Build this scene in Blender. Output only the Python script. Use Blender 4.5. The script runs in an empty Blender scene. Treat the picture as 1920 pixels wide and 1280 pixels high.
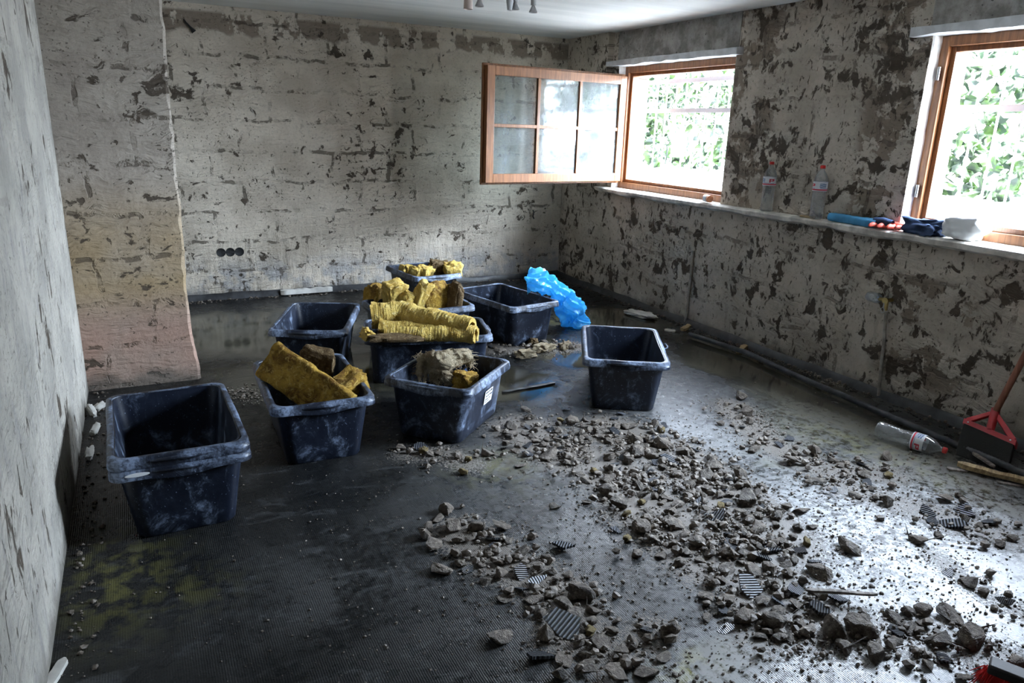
import bpy, bmesh, math, random
import numpy as np
from mathutils import Vector, Matrix, noise, Euler

random.seed(7)
rng = np.random.default_rng(11)
SC = bpy.context.scene
COL = SC.collection

# ------------------------------------------------------------------ camera
CAM = Vector((-3.9228, -6.6222, 1.5))
RIGHT = Vector((0.8929917, -0.4490031, 0.0310155))
DOWN = Vector((-0.0993191, -0.2638044, -0.9594493))
FWD = Vector((0.4389778, 0.8536999, -0.2801697))
FPX = 1373.15
cd = bpy.data.cameras.new('camera')
cd.sensor_fit = 'HORIZONTAL'; cd.sensor_width = 36.0; cd.lens = FPX / 1920 * 36.0
cd.clip_start = 0.02; cd.clip_end = 200
cam = bpy.data.objects.new('camera', cd); COL.objects.link(cam)
up = -DOWN; back = -FWD
cam.matrix_world = Matrix(((RIGHT.x, up.x, back.x, CAM.x), (RIGHT.y, up.y, back.y, CAM.y),
                           (RIGHT.z, up.z, back.z, CAM.z), (0, 0, 0, 1)))
SC.camera = cam

def ray(px, py): return RIGHT * ((px - 960) / FPX) + DOWN * ((py - 640) / FPX) + FWD
def onz(px, py, z=0.0):
    d = ray(px, py); return CAM + d * ((z - CAM.z) / d.z)
def onx(px, py, x=0.0):
    d = ray(px, py); return CAM + d * ((x - CAM.x) / d.x)
def ony(px, py, y=0.0):
    d = ray(px, py); return CAM + d * ((y - CAM.y) / d.y)

# ------------------------------------------------------------------ sky, portals, exposure
SKY = 58.0
w = bpy.data.worlds.new('sky'); SC.world = w; w.use_nodes = True
nt = w.node_tree; nt.nodes.clear()
wo = nt.nodes.new('ShaderNodeOutputWorld'); bg = nt.nodes.new('ShaderNodeBackground')
tc = nt.nodes.new('ShaderNodeTexCoord'); pass
mr = nt.nodes.new('ShaderNodeMapRange'); mr.interpolation_type = 'SMOOTHSTEP'
mr.inputs[1].default_value = 0.62; mr.inputs[2].default_value = 1.0
# bright patch added to the garden-side sky to light the room; the rest dimmer
dt = nt.nodes.new('ShaderNodeVectorMath'); dt.operation = 'DOT_PRODUCT'
dt.inputs[1].default_value = Vector((.82, -.40, .42)).normalized()
mx = nt.nodes.new('ShaderNodeMix'); mx.data_type = 'RGBA'
spz = nt.nodes.new('ShaderNodeSeparateXYZ'); me_ = nt.nodes.new('ShaderNodeMapRange'); me_.interpolation_type = 'SMOOTHSTEP'
me_.inputs[1].default_value = .20; me_.inputs[2].default_value = .45
m0 = nt.nodes.new('ShaderNodeMix'); m0.data_type = 'RGBA'
m0.inputs[6].default_value = (0.235, 0.225, 0.20, 1); m0.inputs[7].default_value = (0.48, 0.55, 0.66, 1)
nt.links.new(tc.outputs['Generated'], spz.inputs[0]); nt.links.new(spz.outputs[2], me_.inputs[0])
nt.links.new(me_.outputs[0], m0.inputs[0]); nt.links.new(m0.outputs[2], mx.inputs[6])
mx.inputs[7].default_value = (1.95, 2.35, 2.85, 1)
nt.links.new(tc.outputs['Generated'], dt.inputs[0]); nt.links.new(dt.outputs['Value'], mr.inputs[0])
nt.links.new(mr.outputs[0], mx.inputs[0]); nt.links.new(mx.outputs[2], bg.inputs['Color'])
bg.inputs['Strength'].default_value = SKY
nt.links.new(bg.outputs[0], wo.inputs['Surface'])

def portal(y0, y1):
    l = bpy.data.lights.new('window_daylight', 'AREA'); l.shape = 'RECTANGLE'
    l.size = 1.10; l.size_y = abs(y1 - y0) + .05
    l.cycles.is_portal = True
    o = bpy.data.objects.new('window_daylight', l); COL.objects.link(o)
    o.location = (.38, (y0 + y1) / 2, 1.53)
    o.rotation_euler = (0, math.pi / 2, 0)      # faces into the room (-x)
W1 = (-0.80, -2.28); W2 = (-3.795, -5.28)
portal(*W1); portal(*W2)

SC.view_settings.view_transform = 'Standard'; SC.view_settings.look = 'None'
SC.view_settings.exposure = 0.18; SC.view_settings.gamma = 1.0
SC.view_settings.use_curve_mapping = False
SC.cycles.use_denoising = True
SC.cycles.max_bounces = 10; SC.cycles.diffuse_bounces = 6; SC.cycles.glossy_bounces = 4
SC.cycles.transparent_max_bounces = 16; SC.cycles.sample_clamp_indirect = 12.0
SC.cycles.caustics_reflective = False; SC.cycles.caustics_refractive = False

# ------------------------------------------------------------------ materials
def newmat(name):
    m = bpy.data.materials.new(name); m.use_nodes = True
    n = m.node_tree; b = n.nodes['Principled BSDF']
    return m, n, b
class NG:
    """short-hands for building node graphs"""
    def __init__(s, tree): s.t = tree
    def n(s, kind): return s.t.nodes.new('ShaderNode' + kind)
    def link(s, a, b): s.t.links.new(a, b)
    def put(s, sock, v):
        if isinstance(v, (int, float)):
            sock.default_value = (v, v, v, 1) if sock.type == 'RGBA' else ((v, v, v) if sock.type == 'VECTOR' else v)
        elif isinstance(v, (tuple, list)): sock.default_value = tuple(v) if len(v) != 3 or sock.type == 'VECTOR' else (*v, 1)
        else: s.link(v, sock)
    def math(s, op, a, b=None, clamp=False):
        m = s.n('Math'); m.operation = op; m.use_clamp = clamp
        s.put(m.inputs[0], a)
        if b is not None: s.put(m.inputs[1], b)
        return m.outputs[0]
    def vmath(s, op, a, b):
        m = s.n('VectorMath'); m.operation = op; s.put(m.inputs[0], a); s.put(m.inputs[1], b); return m.outputs[0]
    def ss(s, v, lo, hi, a=0.0, b=1.0):
        m = s.n('MapRange'); m.interpolation_type = 'SMOOTHSTEP'
        s.put(m.inputs[0], v); s.put(m.inputs[1], lo); s.put(m.inputs[2], hi); s.put(m.inputs[3], a); s.put(m.inputs[4], b)
        return m.outputs[0]
    def noise(s, vec, scale, detail=4, rough=.55, dist=0.0, out=0):
        m = s.n('TexNoise'); s.put(m.inputs['Vector'], vec)
        m.inputs['Scale'].default_value = scale; m.inputs['Detail'].default_value = detail
        m.inputs['Roughness'].default_value = rough; m.inputs['Distortion'].default_value = dist
        return m.outputs[out]
    def mix(s, f, a, b, mode='MIX'):
        m = s.n('Mix'); m.data_type = 'RGBA'; m.blend_type = mode
        s.put(m.inputs[0], f); s.put(m.inputs[6], a); s.put(m.inputs[7], b)
        return m.outputs[2]
    def comb(s, x, y, z):
        m = s.n('CombineXYZ'); s.put(m.inputs[0], x); s.put(m.inputs[1], y); s.put(m.inputs[2], z); return m.outputs[0]
    def bump(s, h, strength=.5, dist=.01):
        m = s.n('Bump'); s.put(m.inputs['Height'], h); m.inputs['Strength'].default_value = strength
        m.inputs['Distance'].default_value = dist; return m.outputs[0]
    def coords(s, which='Object'):
        return s.n('TexCoord').outputs[which]
    def sep(s, v):
        m = s.n('SeparateXYZ'); s.put(m.inputs[0], v); return m.outputs
    def attr(s, name):
        m = s.n('Attribute'); m.attribute_name = name; return m.outputs['Fac']

def plain(name, col, rough=.6, spec=.5, bumpscale=0, bumpstr=.3, var=.0, metallic=0):
    m, t, b = newmat(name); g = NG(t)
    b.inputs['Roughness'].default_value = rough; b.inputs['Specular IOR Level'].default_value = spec
    b.inputs['Metallic'].default_value = metallic
    P = g.coords()
    if var:
        c = g.mix(g.ss(g.noise(P, 14, 5), .35, .65), tuple(x * (1 - var) for x in col), tuple(min(1, x * (1 + var)) for x in col))
        g.link(c, b.inputs['Base Color'])
    else: b.inputs['Base Color'].default_value = (*col, 1)
    if bumpscale: g.link(g.bump(g.noise(P, bumpscale, 5), bumpstr, .004), b.inputs['Normal'])
    return m

def wall_mat(name, axis, seed=0.0, base=(.60, .57, .52), base2=(.46, .44, .40), amount=0.0, stretch=(1, 1), joints=.8,
             topband=False, brickzone=None, vstreak=0.0, tint=False, hstroke=0.0, lowgrey=False, hole=0.5, smear=0.0, speck=1.0):
    m, t, b = newmat(name); g = NG(t)
    xyz = g.sep(g.coords())
    u = xyz['X' if axis == 'x' else 'Y']; v = xyz['Z']
    P = g.comb(g.math('ADD', u, seed), v, seed * 1.7)
    warp = g.vmath('MULTIPLY', g.vmath('SUBTRACT', g.noise(P, 5, 3, out=1), (.5, .5, .5)), (.10, .10, 0))
    PW = g.vmath('ADD', P, warp)
    PS = g.vmath('MULTIPLY', P, (stretch[0], stretch[1], 1))
    large = g.noise(P, 1.3, 3)
    med = g.noise(P, 3.5, 4)
    gate = g.math('MULTIPLY', g.math('SUBTRACT', large, .5), .35)
    # course joints of the blockwork, dark where the plaster broke out
    br = g.n('TexBrick'); g.put(br.inputs['Vector'], PW); br.inputs['Scale'].default_value = 1
    br.inputs['Brick Width'].default_value = .50; br.inputs['Row Height'].default_value = .248
    br.inputs['Mortar Size'].default_value = .016; br.inputs['Mortar Smooth'].default_value = .4
    joint = br.outputs['Fac']
    brk = g.noise(P, 8.5, 5, .65)
    jm = g.math('MULTIPLY', joint, g.ss(g.math('ADD', brk, gate), .50, .60))
    # blotches of dark adhesive and missing plaster
    bl = g.noise(g.vmath('ADD', PS, warp), 10.5, 7, .62, .4)
    m1 = g.ss(g.math('ADD', bl, g.math('ADD', gate, amount)), .615, .66)
    bs = g.noise(g.vmath('MULTIPLY', PS, (1.5, 1, 1)), 24, 5, .6, .3)
    m2 = g.ss(g.math('ADD', bs, g.math('ADD', g.math('MULTIPLY', gate, .6), amount * .8)), .64, .70)
    gate2 = g.ss(g.noise(g.vmath('ADD', P, (9, 4, 0)), 2.3, 3), .46, .60)
    m3 = g.math('MULTIPLY', g.ss(g.noise(g.vmath('MULTIPLY', P, (1, 1.2, 1)), 48, 4, .65), .60, .66), gate2)
    dash = g.ss(g.noise(g.vmath('ADD', g.vmath('MULTIPLY', P, (9, 26, 1)), g.vmath('MULTIPLY', warp, (0, 60, 0))), 1.0, 5, .65), .62, .70)
    m3 = g.math('MAXIMUM', m3, g.math('MULTIPLY', dash, g.math('MULTIPLY', g.ss(large, .45, .60), speck)))
    near = g.math('MULTIPLY', g.ss(br.outputs['Fac'], .0, .5), g.ss(g.noise(P, 15, 4), .5, .62))
    mask = g.math('MAXIMUM', g.math('MULTIPLY', jm, joints), g.math('MAXIMUM', m1, g.math('MULTIPLY', m2, .85)))
    mask = g.math('MAXIMUM', mask, g.math('MULTIPLY', near, .35 * joints))
    mask = g.math('MAXIMUM', mask, g.math('MULTIPLY', m3, .85 * speck))
    # plaster colours
    col = g.mix(g.ss(med, .36, .62), base2, base)
    col = g.mix(g.math('MULTIPLY', g.ss(g.noise(P, 40, 3), .5, .75), .35), col, tuple(x * .62 for x in base2))
    if smear:
        sm = g.noise(g.vmath('MULTIPLY', P, (7, 1.6, 1)), 3.2, 5, .6)
        col = g.mix(g.math('MULTIPLY', g.ss(sm, .5, .72), smear), col, (.20, .19, .20))
    if lowgrey:      # cement skim showing near the bottom
        lg = g.math('MULTIPLY', g.ss(v, .42, .18), g.ss(g.noise(P, 6, 5, .65), .40, .56))
        col = g.mix(g.math('MULTIPLY', lg, .65), col, (.27, .28, .30))
    if tint:         # warm light cast painted in: ochre at mid height, pink near the floor
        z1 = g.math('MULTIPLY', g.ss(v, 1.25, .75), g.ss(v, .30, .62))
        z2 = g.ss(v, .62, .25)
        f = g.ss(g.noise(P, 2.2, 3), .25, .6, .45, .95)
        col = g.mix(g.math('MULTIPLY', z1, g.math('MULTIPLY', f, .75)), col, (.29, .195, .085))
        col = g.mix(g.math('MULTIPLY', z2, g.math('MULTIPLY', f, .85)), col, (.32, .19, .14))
    brickcol = g.mix(g.noise(P, 12, 3), (.15, .115, .085), (.27, .22, .17))
    if topband:      # bare blocks under the ceiling
        tb = g.math('MULTIPLY', g.ss(g.math('ADD', v, g.math('MULTIPLY', g.math('SUBTRACT', g.noise(P, 6, 3), .5), .16)), 2.13, 2.16), g.ss(v, 2.31, 2.28))
        tb = g.math('MULTIPLY', tb, g.ss(g.noise(g.vmath('MULTIPLY', P, (1, .6, 1)), 5.5, 5, .65), .46, .50))
        col = g.mix(g.math('MULTIPLY', tb, .9), col, brickcol)
    if brickzone:    # bare brick faces near the window reveals
        acc = 0.0
        for (c0, rad, z0, z1) in brickzone:
            d = g.math('ABSOLUTE', g.math('SUBTRACT', u, c0))
            k = g.math('MULTIPLY', g.ss(d, rad, rad * .55), g.math('MULTIPLY', g.ss(v, z0 - .06, z0 + .04), g.ss(v, z1 + .06, z1 - .04)))
            acc = g.math('MAXIMUM', acc, k)
        bz = g.math('MULTIPLY', acc, g.ss(g.noise(PW, 5.5, 5, .65), .50, .54))
        col = g.mix(g.math('MULTIPLY', bz, .92), col, brickcol)
        br2 = g.math('MULTIPLY', bz, joint)
        mask = g.math('MAXIMUM', mask, g.math('MULTIPLY', br2, .4))
    dark = g.mix(g.noise(P, 9, 3), (.026, .019, .013), (.085, .062, .043))
    col = g.mix(g.math('MULTIPLY', mask, .93), col, dark)
    damp = g.math('MULTIPLY', g.ss(g.math('ADD', v, g.math('MULTIPLY', g.math('SUBTRACT', g.noise(P, 7, 4), .5), .2)), .12, .0), .8)
    col = g.mix(damp, col, (.10, .09, .075))
    g.link(col, b.inputs['Base Color'])
    b.inputs['Roughness'].default_value = .85; b.inputs['Specular IOR Level'].default_value = .25
    # relief
    h = g.math('MULTIPLY', g.noise(P, 22, 7, .62), .55)
    h = g.math('ADD', h, g.math('MULTIPLY', g.noise(P, 5, 4), .9))
    if hstroke:
        st = g.noise(g.vmath('ADD', g.vmath('MULTIPLY', P, (1.2, 16, 1)), g.vmath('MULTIPLY', warp, (0, 22, 0))), 2.2, 4, .5)
        h = g.math('ADD', h, g.math('MULTIPLY', st, hstroke))
    if vstreak:
        sv = g.noise(g.vmath('MULTIPLY', g.vmath('ADD', P, warp), (8, 1.0, 1)), 2.2, 4, .55)
        low = g.ss(v, .85, .35, .2, 1.0)
        h = g.math('ADD', h, g.math('MULTIPLY', g.math('MULTIPLY', sv, low), vstreak))
    ar = g.noise(g.vmath('ADD', g.vmath('MULTIPLY', g.comb(g.math('ADD', u, g.math('MULTIPLY', v, 1.6)), g.math('SUBTRACT', v, g.math('MULTIPLY', u, .22)), 0), (1.0, 13, 1)), g.vmath('MULTIPLY', warp, (0, 16, 0))), 2.0, 3, .5)
    h = g.math('ADD', h, g.math('MULTIPLY', g.math('MULTIPLY', g.math('ABSOLUTE', g.math('SUBTRACT', ar, .5)), g.ss(large, .40, .58)), -2.2))
    h = g.math('SUBTRACT', h, g.math('MULTIPLY', mask, hole))
    g.link(g.bump(h, .75, .022), b.inputs['Normal'])
    return m

M = {}
M['wall_back'] = wall_mat('old_plaster_back', 'x', 3.1, base=(.63, .555, .455), base2=(.50, .435, .35), amount=.0,
                          topband=True, vstreak=1.1, hstroke=.6, lowgrey=True)
M['wall_right'] = wall_mat('old_plaster_right', 'y', 11.3, base=(.52, .46, .385), base2=(.40, .35, .29), amount=.068, stretch=(1, .75),
                           joints=.6, speck=.9, vstreak=.6, brickzone=[(-2.48, .30, 1.0, 2.35), (-3.62, .26, 1.0, 2.35), (-4.1, .35, .15, .75)])
M['wall_left'] = wall_mat('old_plaster_left', 'y', 21.7, base=(.42, .39, .34), base2=(.31, .29, .255), amount=.0, speck=.5, stretch=(.9, .5),
                          joints=.25, vstreak=.5, smear=.5, hole=.4)
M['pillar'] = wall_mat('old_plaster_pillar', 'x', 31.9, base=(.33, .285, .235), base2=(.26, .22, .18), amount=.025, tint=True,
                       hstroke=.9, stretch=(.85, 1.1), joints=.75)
M['reveal'] = plain('pale_reveal_plaster', (.80, .79, .76), .9, .2, 18, .6, .12)
def concrete_mat():
    m, t, b = newmat('raw_concrete'); g = NG(t); P = g.coords()
    c = g.mix(g.ss(g.noise(P, 9, 6, .65), .35, .68), (.17, .16, .145), (.36, .345, .32))
    c = g.mix(g.ss(g.noise(P, 38, 4), .62, .72), c, (.07, .065, .06))
    g.link(c, b.inputs['Base Color']); b.inputs['Roughness'].default_value = .9
    g.link(g.bump(g.noise(P, 45, 6, .7), .7, .008), b.inputs['Normal'])
    return m
M['concrete'] = concrete_mat()
def ceiling_mat():
    m, t, b = newmat('ceiling_paint'); g = NG(t); P = g.coords()
    S = g.vmath('MULTIPLY', P, (.6, 4, 1))
    c = g.mix(g.ss(g.noise(S, 1.6, 4), .4, .7), (.72, .725, .70), (.60, .61, .59))
    g.link(c, b.inputs['Base Color']); b.inputs['Roughness'].default_value = .8
    g.link(g.bump(g.noise(S, 3, 3), .15, .01), b.inputs['Normal'])
    return m
M['ceiling'] = ceiling_mat()
M['sill'] = plain('sill_skim', (.62, .585, .53), .85, .3, 25, .6, .25)
M['lintel'] = plain('lintel_board_paint', (.52, .53, .54), .7, .3, 30, .3, .12)
M['bitumen'] = plain('bitumen_strip', (.022, .022, .024), .45, .5, 20, .6, .5)

def floor_mat():
    m, t, b = newmat('wet_bitumen_floor'); g = NG(t); P = g.coords()
    grit, wet, yel, dust = g.attr('grit'), g.attr('wet'), g.attr('yellow'), g.attr('dust')
    n1 = g.noise(P, 2.3, 6, .62, .6); n2 = g.noise(P, 13, 6, .65, .3); n3 = g.noise(P, 90, 4, .7); n4 = g.noise(P, 220, 2, .6)
    c = g.mix(g.ss(n1, .35, .7), (.007, .0075, .0078), (.020, .020, .0195))
    sm = g.noise(g.vmath('MULTIPLY', P, (1.2, 3.2, 1)), 4.2, 7, .66, 1.2)
    c = g.mix(g.math('MULTIPLY', g.ss(sm, .53, .70), .55), c, (.060, .062, .064))
    # brown mud under the standing water
    mud = g.mix(g.ss(n1, .35, .65), (.020, .0185, .012), (.062, .056, .038))
    wetn = g.ss(g.math('ADD', wet, g.math('MULTIPLY', g.math('SUBTRACT', n1, .5), .9)), .30, .62)
    c = g.mix(wetn, c, mud)
    # algae-yellow stains
    c = g.mix(g.math('MULTIPLY', yel, g.ss(n2, .44, .60)), c, (.16, .15, .045))
    # pale dust, whitened to paint in the window glare on the floor
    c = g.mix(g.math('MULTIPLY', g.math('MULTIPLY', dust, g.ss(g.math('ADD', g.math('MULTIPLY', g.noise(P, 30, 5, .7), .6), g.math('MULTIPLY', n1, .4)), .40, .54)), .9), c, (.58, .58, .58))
    # fine grit trodden in
    gm = g.ss(g.math('ADD', n3, g.math('MULTIPLY', g.math('SUBTRACT', grit, .5), .55)), .52, .60)
    gcol = g.mix(n4, (.055, .045, .037), (.22, .195, .17))
    gm = g.math('MULTIPLY', gm, g.ss(grit, .02, .2))
    c = g.mix(gm, c, gcol)
    g.link(c, b.inputs['Base Color'])
    r = g.math('ADD', g.ss(n2, .3, .7, .22, .40), g.math('MULTIPLY', dust, .03))
    r = g.mix(wetn, r, g.ss(n2, .3, .7, .03, .10))
    r = g.mix(gm, r, .45)
    g.link(r, b.inputs['Roughness'])
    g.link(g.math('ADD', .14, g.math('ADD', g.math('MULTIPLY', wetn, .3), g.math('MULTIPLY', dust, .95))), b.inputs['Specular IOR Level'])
    weave = g.n('TexWave'); weave.inputs['Scale'].default_value = 45; g.put(weave.inputs['Vector'], P)
    weave.inputs['Distortion'].default_value = 1.5
    h = g.math('ADD', g.math('MULTIPLY', n2, 1.0), g.math('MULTIPLY', weave.outputs['Fac'], .12))
    h = g.math('ADD', h, g.math('MULTIPLY', n3, .35))
    h = g.math('MULTIPLY', h, g.math('SUBTRACT', 1.0, g.math('MULTIPLY', wetn, .96)))
    h = g.math('ADD', h, g.math('MULTIPLY', gm, .6))
    g.link(g.bump(h, .55, .007), b.inputs['Normal'])
    return m
M['floor'] = floor_mat()

def wood_mat(name, c1, c2, scale=6, rough=.45, axis=0):
    m, t, b = newmat(name); g = NG(t); P = g.coords()
    k = [14, 14, 14]; k[axis] = 1.0
    f = g.noise(g.vmath('MULTIPLY', P, tuple(k)), scale, 5, .6, .6)
    g.link(g.mix(g.ss(f, .35, .68), c1, c2), b.inputs['Base Color'])
    b.inputs['Roughness'].default_value = rough
    g.link(g.bump(f, .25, .002), b.inputs['Normal'])
    return m
M['frame_wood'] = wood_mat('stained_window_wood', (.16, .060, .020), (.28, .115, .042), 4, .4, 2)
M['handle_wood'] = wood_mat('broom_handle_wood', (.24, .085, .05), (.36, .15, .09), 4, .5, 2)
M['raw_wood'] = wood_mat('splintered_wood', (.22, .15, .075), (.45, .33, .17), 5, .8, 1)
M['grey_wood'] = wood_mat('weathered_wood', (.12, .10, .085), (.25, .22, .19), 5, .8, 1)

def glass_mat():
    m, t, b = newmat('dusty_window_glass'); g = NG(t); t.nodes.remove(b)
    P = g.coords()
    out = [n for n in t.nodes if n.type == 'OUTPUT_MATERIAL'][0]
    tr = g.n('BsdfTransparent'); tr.inputs[0].default_value = (.86, .90, .88, 1)
    gl = g.n('BsdfGlossy'); gl.inputs['Roughness'].default_value = .07
    df = g.n('BsdfDiffuse'); df.inputs[0].default_value = (.62, .66, .68, 1)
    tl = g.n('BsdfTranslucent'); tl.inputs[0].default_value = (.62, .66, .68, 1)
    dd = g.n('MixShader'); dd.inputs[0].default_value = .5; g.link(df.outputs[0], dd.inputs[1]); g.link(tl.outputs[0], dd.inputs[2])
    fr = g.n('Fresnel'); fr.inputs[0].default_value = 1.5
    a = g.n('MixShader'); g.link(g.math('ADD', fr.outputs[0], .05), a.inputs[0]); g.link(tr.outputs[0], a.inputs[1]); g.link(gl.outputs[0], a.inputs[2])
    z = g.sep(P)['Z']
    dirt = g.math('ADD', g.ss(g.noise(g.vmath('MULTIPLY', P, (1, 1, .5)), 6, 6, .65), .35, .70, .12, .34), g.ss(g.noise(P, 60, 3), .6, .8, 0, .15))
    mxs = g.n('MixShader'); g.link(dirt, mxs.inputs[0]); g.link(a.outputs[0], mxs.inputs[1]); g.link(dd.outputs[0], mxs.inputs[2])
    g.link(mxs.outputs[0], out.inputs['Surface'])
    return m
M['glass'] = glass_mat()
def pet_mat():
    m, t, b = newmat('clear_plastic'); g = NG(t); t.nodes.remove(b)
    out = [n for n in t.nodes if n.type == 'OUTPUT_MATERIAL'][0]
    tr = g.n('BsdfTransparent'); tr.inputs[0].default_value = (.88, .90, .91, 1)
    gl = g.n('BsdfGlossy'); gl.inputs['Roughness'].default_value = .06
    lw = g.n('LayerWeight'); lw.inputs[0].default_value = .30
    a = g.n('MixShader'); g.link(g.math('ADD', g.math('MULTIPLY', lw.outputs['Fresnel'], .55), .05), a.inputs[0])
    g.link(tr.outputs[0], a.inputs[1]); g.link(gl.outputs[0], a.inputs[2]); hz = g.n('BsdfDiffuse'); hz.inputs[0].default_value = (.7, .72, .74, 1); mh = g.n('MixShader'); mh.inputs[0].default_value = .13
    g.link(a.outputs[0], mh.inputs[1]); g.link(hz.outputs[0], mh.inputs[2]); g.link(mh.outputs[0], out.inputs['Surface'])
    return m
M['pet'] = pet_mat()
def tub_mat(name, dust=0.0, seed=0):
    m, t, b = newmat(name); g = NG(t); P = g.vmath('ADD', g.coords(), (seed, seed * .7, 0))
    nrm = g.sep(g.coords('Normal'))
    vs = g.noise(g.vmath('MULTIPLY', P, (5, 5, 2.6)), 3.5, 6, .68, .6)
    sc = g.noise(P, 7, 7, .7, .8)
    fine = g.noise(P, 60, 5, .75)
    d = g.math('MAXIMUM', g.ss(g.math('ADD', sc, dust), .53, .70), g.math('MULTIPLY', g.ss(g.math('ADD', vs, dust), .55, .75), .6))
    d = g.math('MULTIPLY', d, g.ss(fine, .30, .60))
    spk = g.ss(g.noise(P, 110, 2, .5), .68, .74)
    d = g.math('MAXIMUM', g.math('MULTIPLY', d, .58), g.math('MULTIPLY', spk, .45))
    d = g.math('ADD', d, g.math('MULTIPLY', g.ss(sc, .40, .75), .05), True)
    c = g.mix(d, (.0055, .0085, .018), (.30, .38, .54))
    g.link(c, b.inputs['Base Color'])
    g.link(g.math('ADD', .38, g.math('MULTIPLY', d, .4)), b.inputs['Roughness'])
    b.inputs['Specular IOR Level'].default_value = .45
    g.link(g.bump(g.math('ADD', fine, g.math('MULTIPLY', sc, 1.5)), .12, .003), b.inputs['Normal'])
    return m
M['tub'] = tub_mat('black_tub_plastic'); M['tub_rim'] = tub_mat('scuffed_tub_rim', .10, 3.1)
def wool_mat(name, cols, scale=1.0, fib=1.0):
    m, t, b = newmat(name); g = NG(t); P = g.coords()
    n1 = g.noise(P, 10 * scale, 6, .7, .8); n2 = g.noise(P, 40 * scale, 5, .7, .8)
    f = g.noise(g.vmath('ADD', g.vmath('MULTIPLY', P, (1, 4, 4)), g.vmath('MULTIPLY', g.noise(P, 9, 3, out=1), (.25, .25, .25))), 60 * scale, 4, .65)
    c = g.mix(g.ss(n1, .36, .60), cols[0], cols[1])
    c = g.mix(g.ss(n2, .52, .68), c, cols[2])
    c = g.mix(g.math('MULTIPLY', g.ss(f, .50, .68), .35), c, tuple(x * .45 for x in cols[0]))
    g.link(c, b.inputs['Base Color'])
    b.inputs['Roughness'].default_value = .8; b.inputs['Specular IOR Level'].default_value = .2
    h = g.math('ADD', g.math('MULTIPLY', n2, .8), g.math('MULTIPLY', f, .7 * fib))
    g.link(g.bump(h, 1.0, .022), b.inputs['Normal'])
    return m
M['wool_y'] = wool_mat('yellow_mineral_wool', ((.58, .35, .065), (.84, .60, .16), (.90, .73, .33)))
M['wool_o'] = wool_mat('ochre_soaked_wool', ((.17, .080, .012), (.56, .34, .055), (.74, .52, .15)), .9)
M['wool_b'] = wool_mat('brown_soaked_wool', ((.10, .06, .025), (.20, .13, .06), (.34, .25, .14)))
M['wool_c'] = wool_mat('muddy_beige_wool', ((.34, .25, .15), (.55, .45, .30), (.64, .55, .40)), 1.3, 1.5)
def bag_mat():
    m, t, b = newmat('blue_bag_film'); g = NG(t)
    out = [n for n in t.nodes if n.type == 'OUTPUT_MATERIAL'][0]
    b.inputs['Base Color'].default_value = (.10, .50, .84, 1); b.inputs['Roughness'].default_value = .25
    b.inputs['Specular IOR Level'].default_value = .6
    tl = g.n('BsdfTranslucent'); tl.inputs[0].default_value = (.20, .68, .95, 1)
    a = g.n('MixShader'); a.inputs[0].default_value = .45
    g.link(b.outputs[0], a.inputs[1]); g.link(tl.outputs[0], a.inputs[2]); g.link(a.outputs[0], out.inputs['Surface'])
    P = g.coords(); g.link(g.bump(g.noise(P, 30, 4, .6, .8), .35, .006), b.inputs['Normal'])
    return m
M['bag'] = bag_mat()
def lump_mat(name, c1, c2, c3, k=1.0):
    m, t, b = newmat(name); g = NG(t)
    oi = g.n('ObjectInfo'); P = g.vmath('ADD', g.coords(), oi.outputs['Location'])
    n1 = g.noise(P, 30 * k, 5, .65); n2 = g.noise(P, 120 * k, 4, .7)
    c = g.mix(oi.outputs['Random'], c1, c2)
    c = g.mix(g.ss(n1, .42, .68), c, c3)
    c = g.mix(g.math('MULTIPLY', g.ss(n2, .52, .7), .5), c, tuple(x * .5 for x in c1))
    g.link(c, b.inputs['Base Color'])
    b.inputs['Roughness'].default_value = .6; b.inputs['Specular IOR Level'].default_value = .4
    g.link(g.bump(g.math('ADD', n1, g.math('MULTIPLY', n2, .5)), .6, .006 / k), b.inputs['Normal'])
    return m
M['lump'] = lump_mat('screed_rubble', (.062, .047, .035), (.125, .098, .075), (.24, .20, .16), .08)
M['crumb'] = lump_mat('screed_crumbs', (.070, .054, .041), (.125, .100, .078), (.23, .195, .16))
M['foam'] = wool_mat('yellow_wool_scraps', ((.22, .15, .06), (.40, .31, .15), (.52, .44, .27)), .25)
M['white_bit'] = plain('white_plaster_flake', (.50, .48, .44), .7, .3, 60, .4, .15)
def tile_mat(name='ribbed_tile_back', hi=((.085, .09, .10), (.24, .25, .28)), lo=(.035, .037, .042)):
    m, t, b = newmat(name); g = NG(t); P = g.coords()
    wv = g.n('TexWave'); wv.inputs['Scale'].default_value = 1.7; wv.inputs['Distortion'].default_value = .6
    wv.inputs['Detail'].default_value = 2; g.put(wv.inputs['Vector'], P)
    oi = g.n('ObjectInfo')
    c = g.mix(g.ss(wv.outputs['Fac'], .25, .6), lo, g.mix(oi.outputs['Random'], hi[0], hi[1]))
    g.link(c, b.inputs['Base Color']); b.inputs['Roughness'].default_value = .38
    g.link(g.bump(wv.outputs['Fac'], .9, .08), b.inputs['Normal'])
    return m
M['tile'] = tile_mat(); M['tile_pale'] = tile_mat('pale_ribbed_tile_back', ((.50, .52, .56), (.60, .62, .66)), (.24, .25, .27))
M['red_cap'] = plain('red_cap_plastic', (.62, .035, .03), .35)
M['label_white'] = plain('label_paper', (.72, .74, .77), .6)
M['label_red'] = plain('label_red_ink', (.58, .03, .06), .6)
M['label_blue'] = plain('label_blue_ink', (.17, .24, .38), .6)
M['red_plastic'] = plain('red_broom_plastic', (.42, .012, .018), .4, .5, 0, 0, .15)
M['black_bristle'] = plain('black_bristles', (.012, .011, .010), .8, .3, 90, .6)
M['red_bristle'] = plain('red_bristles', (.62, .03, .03), .55, .4)
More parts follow.
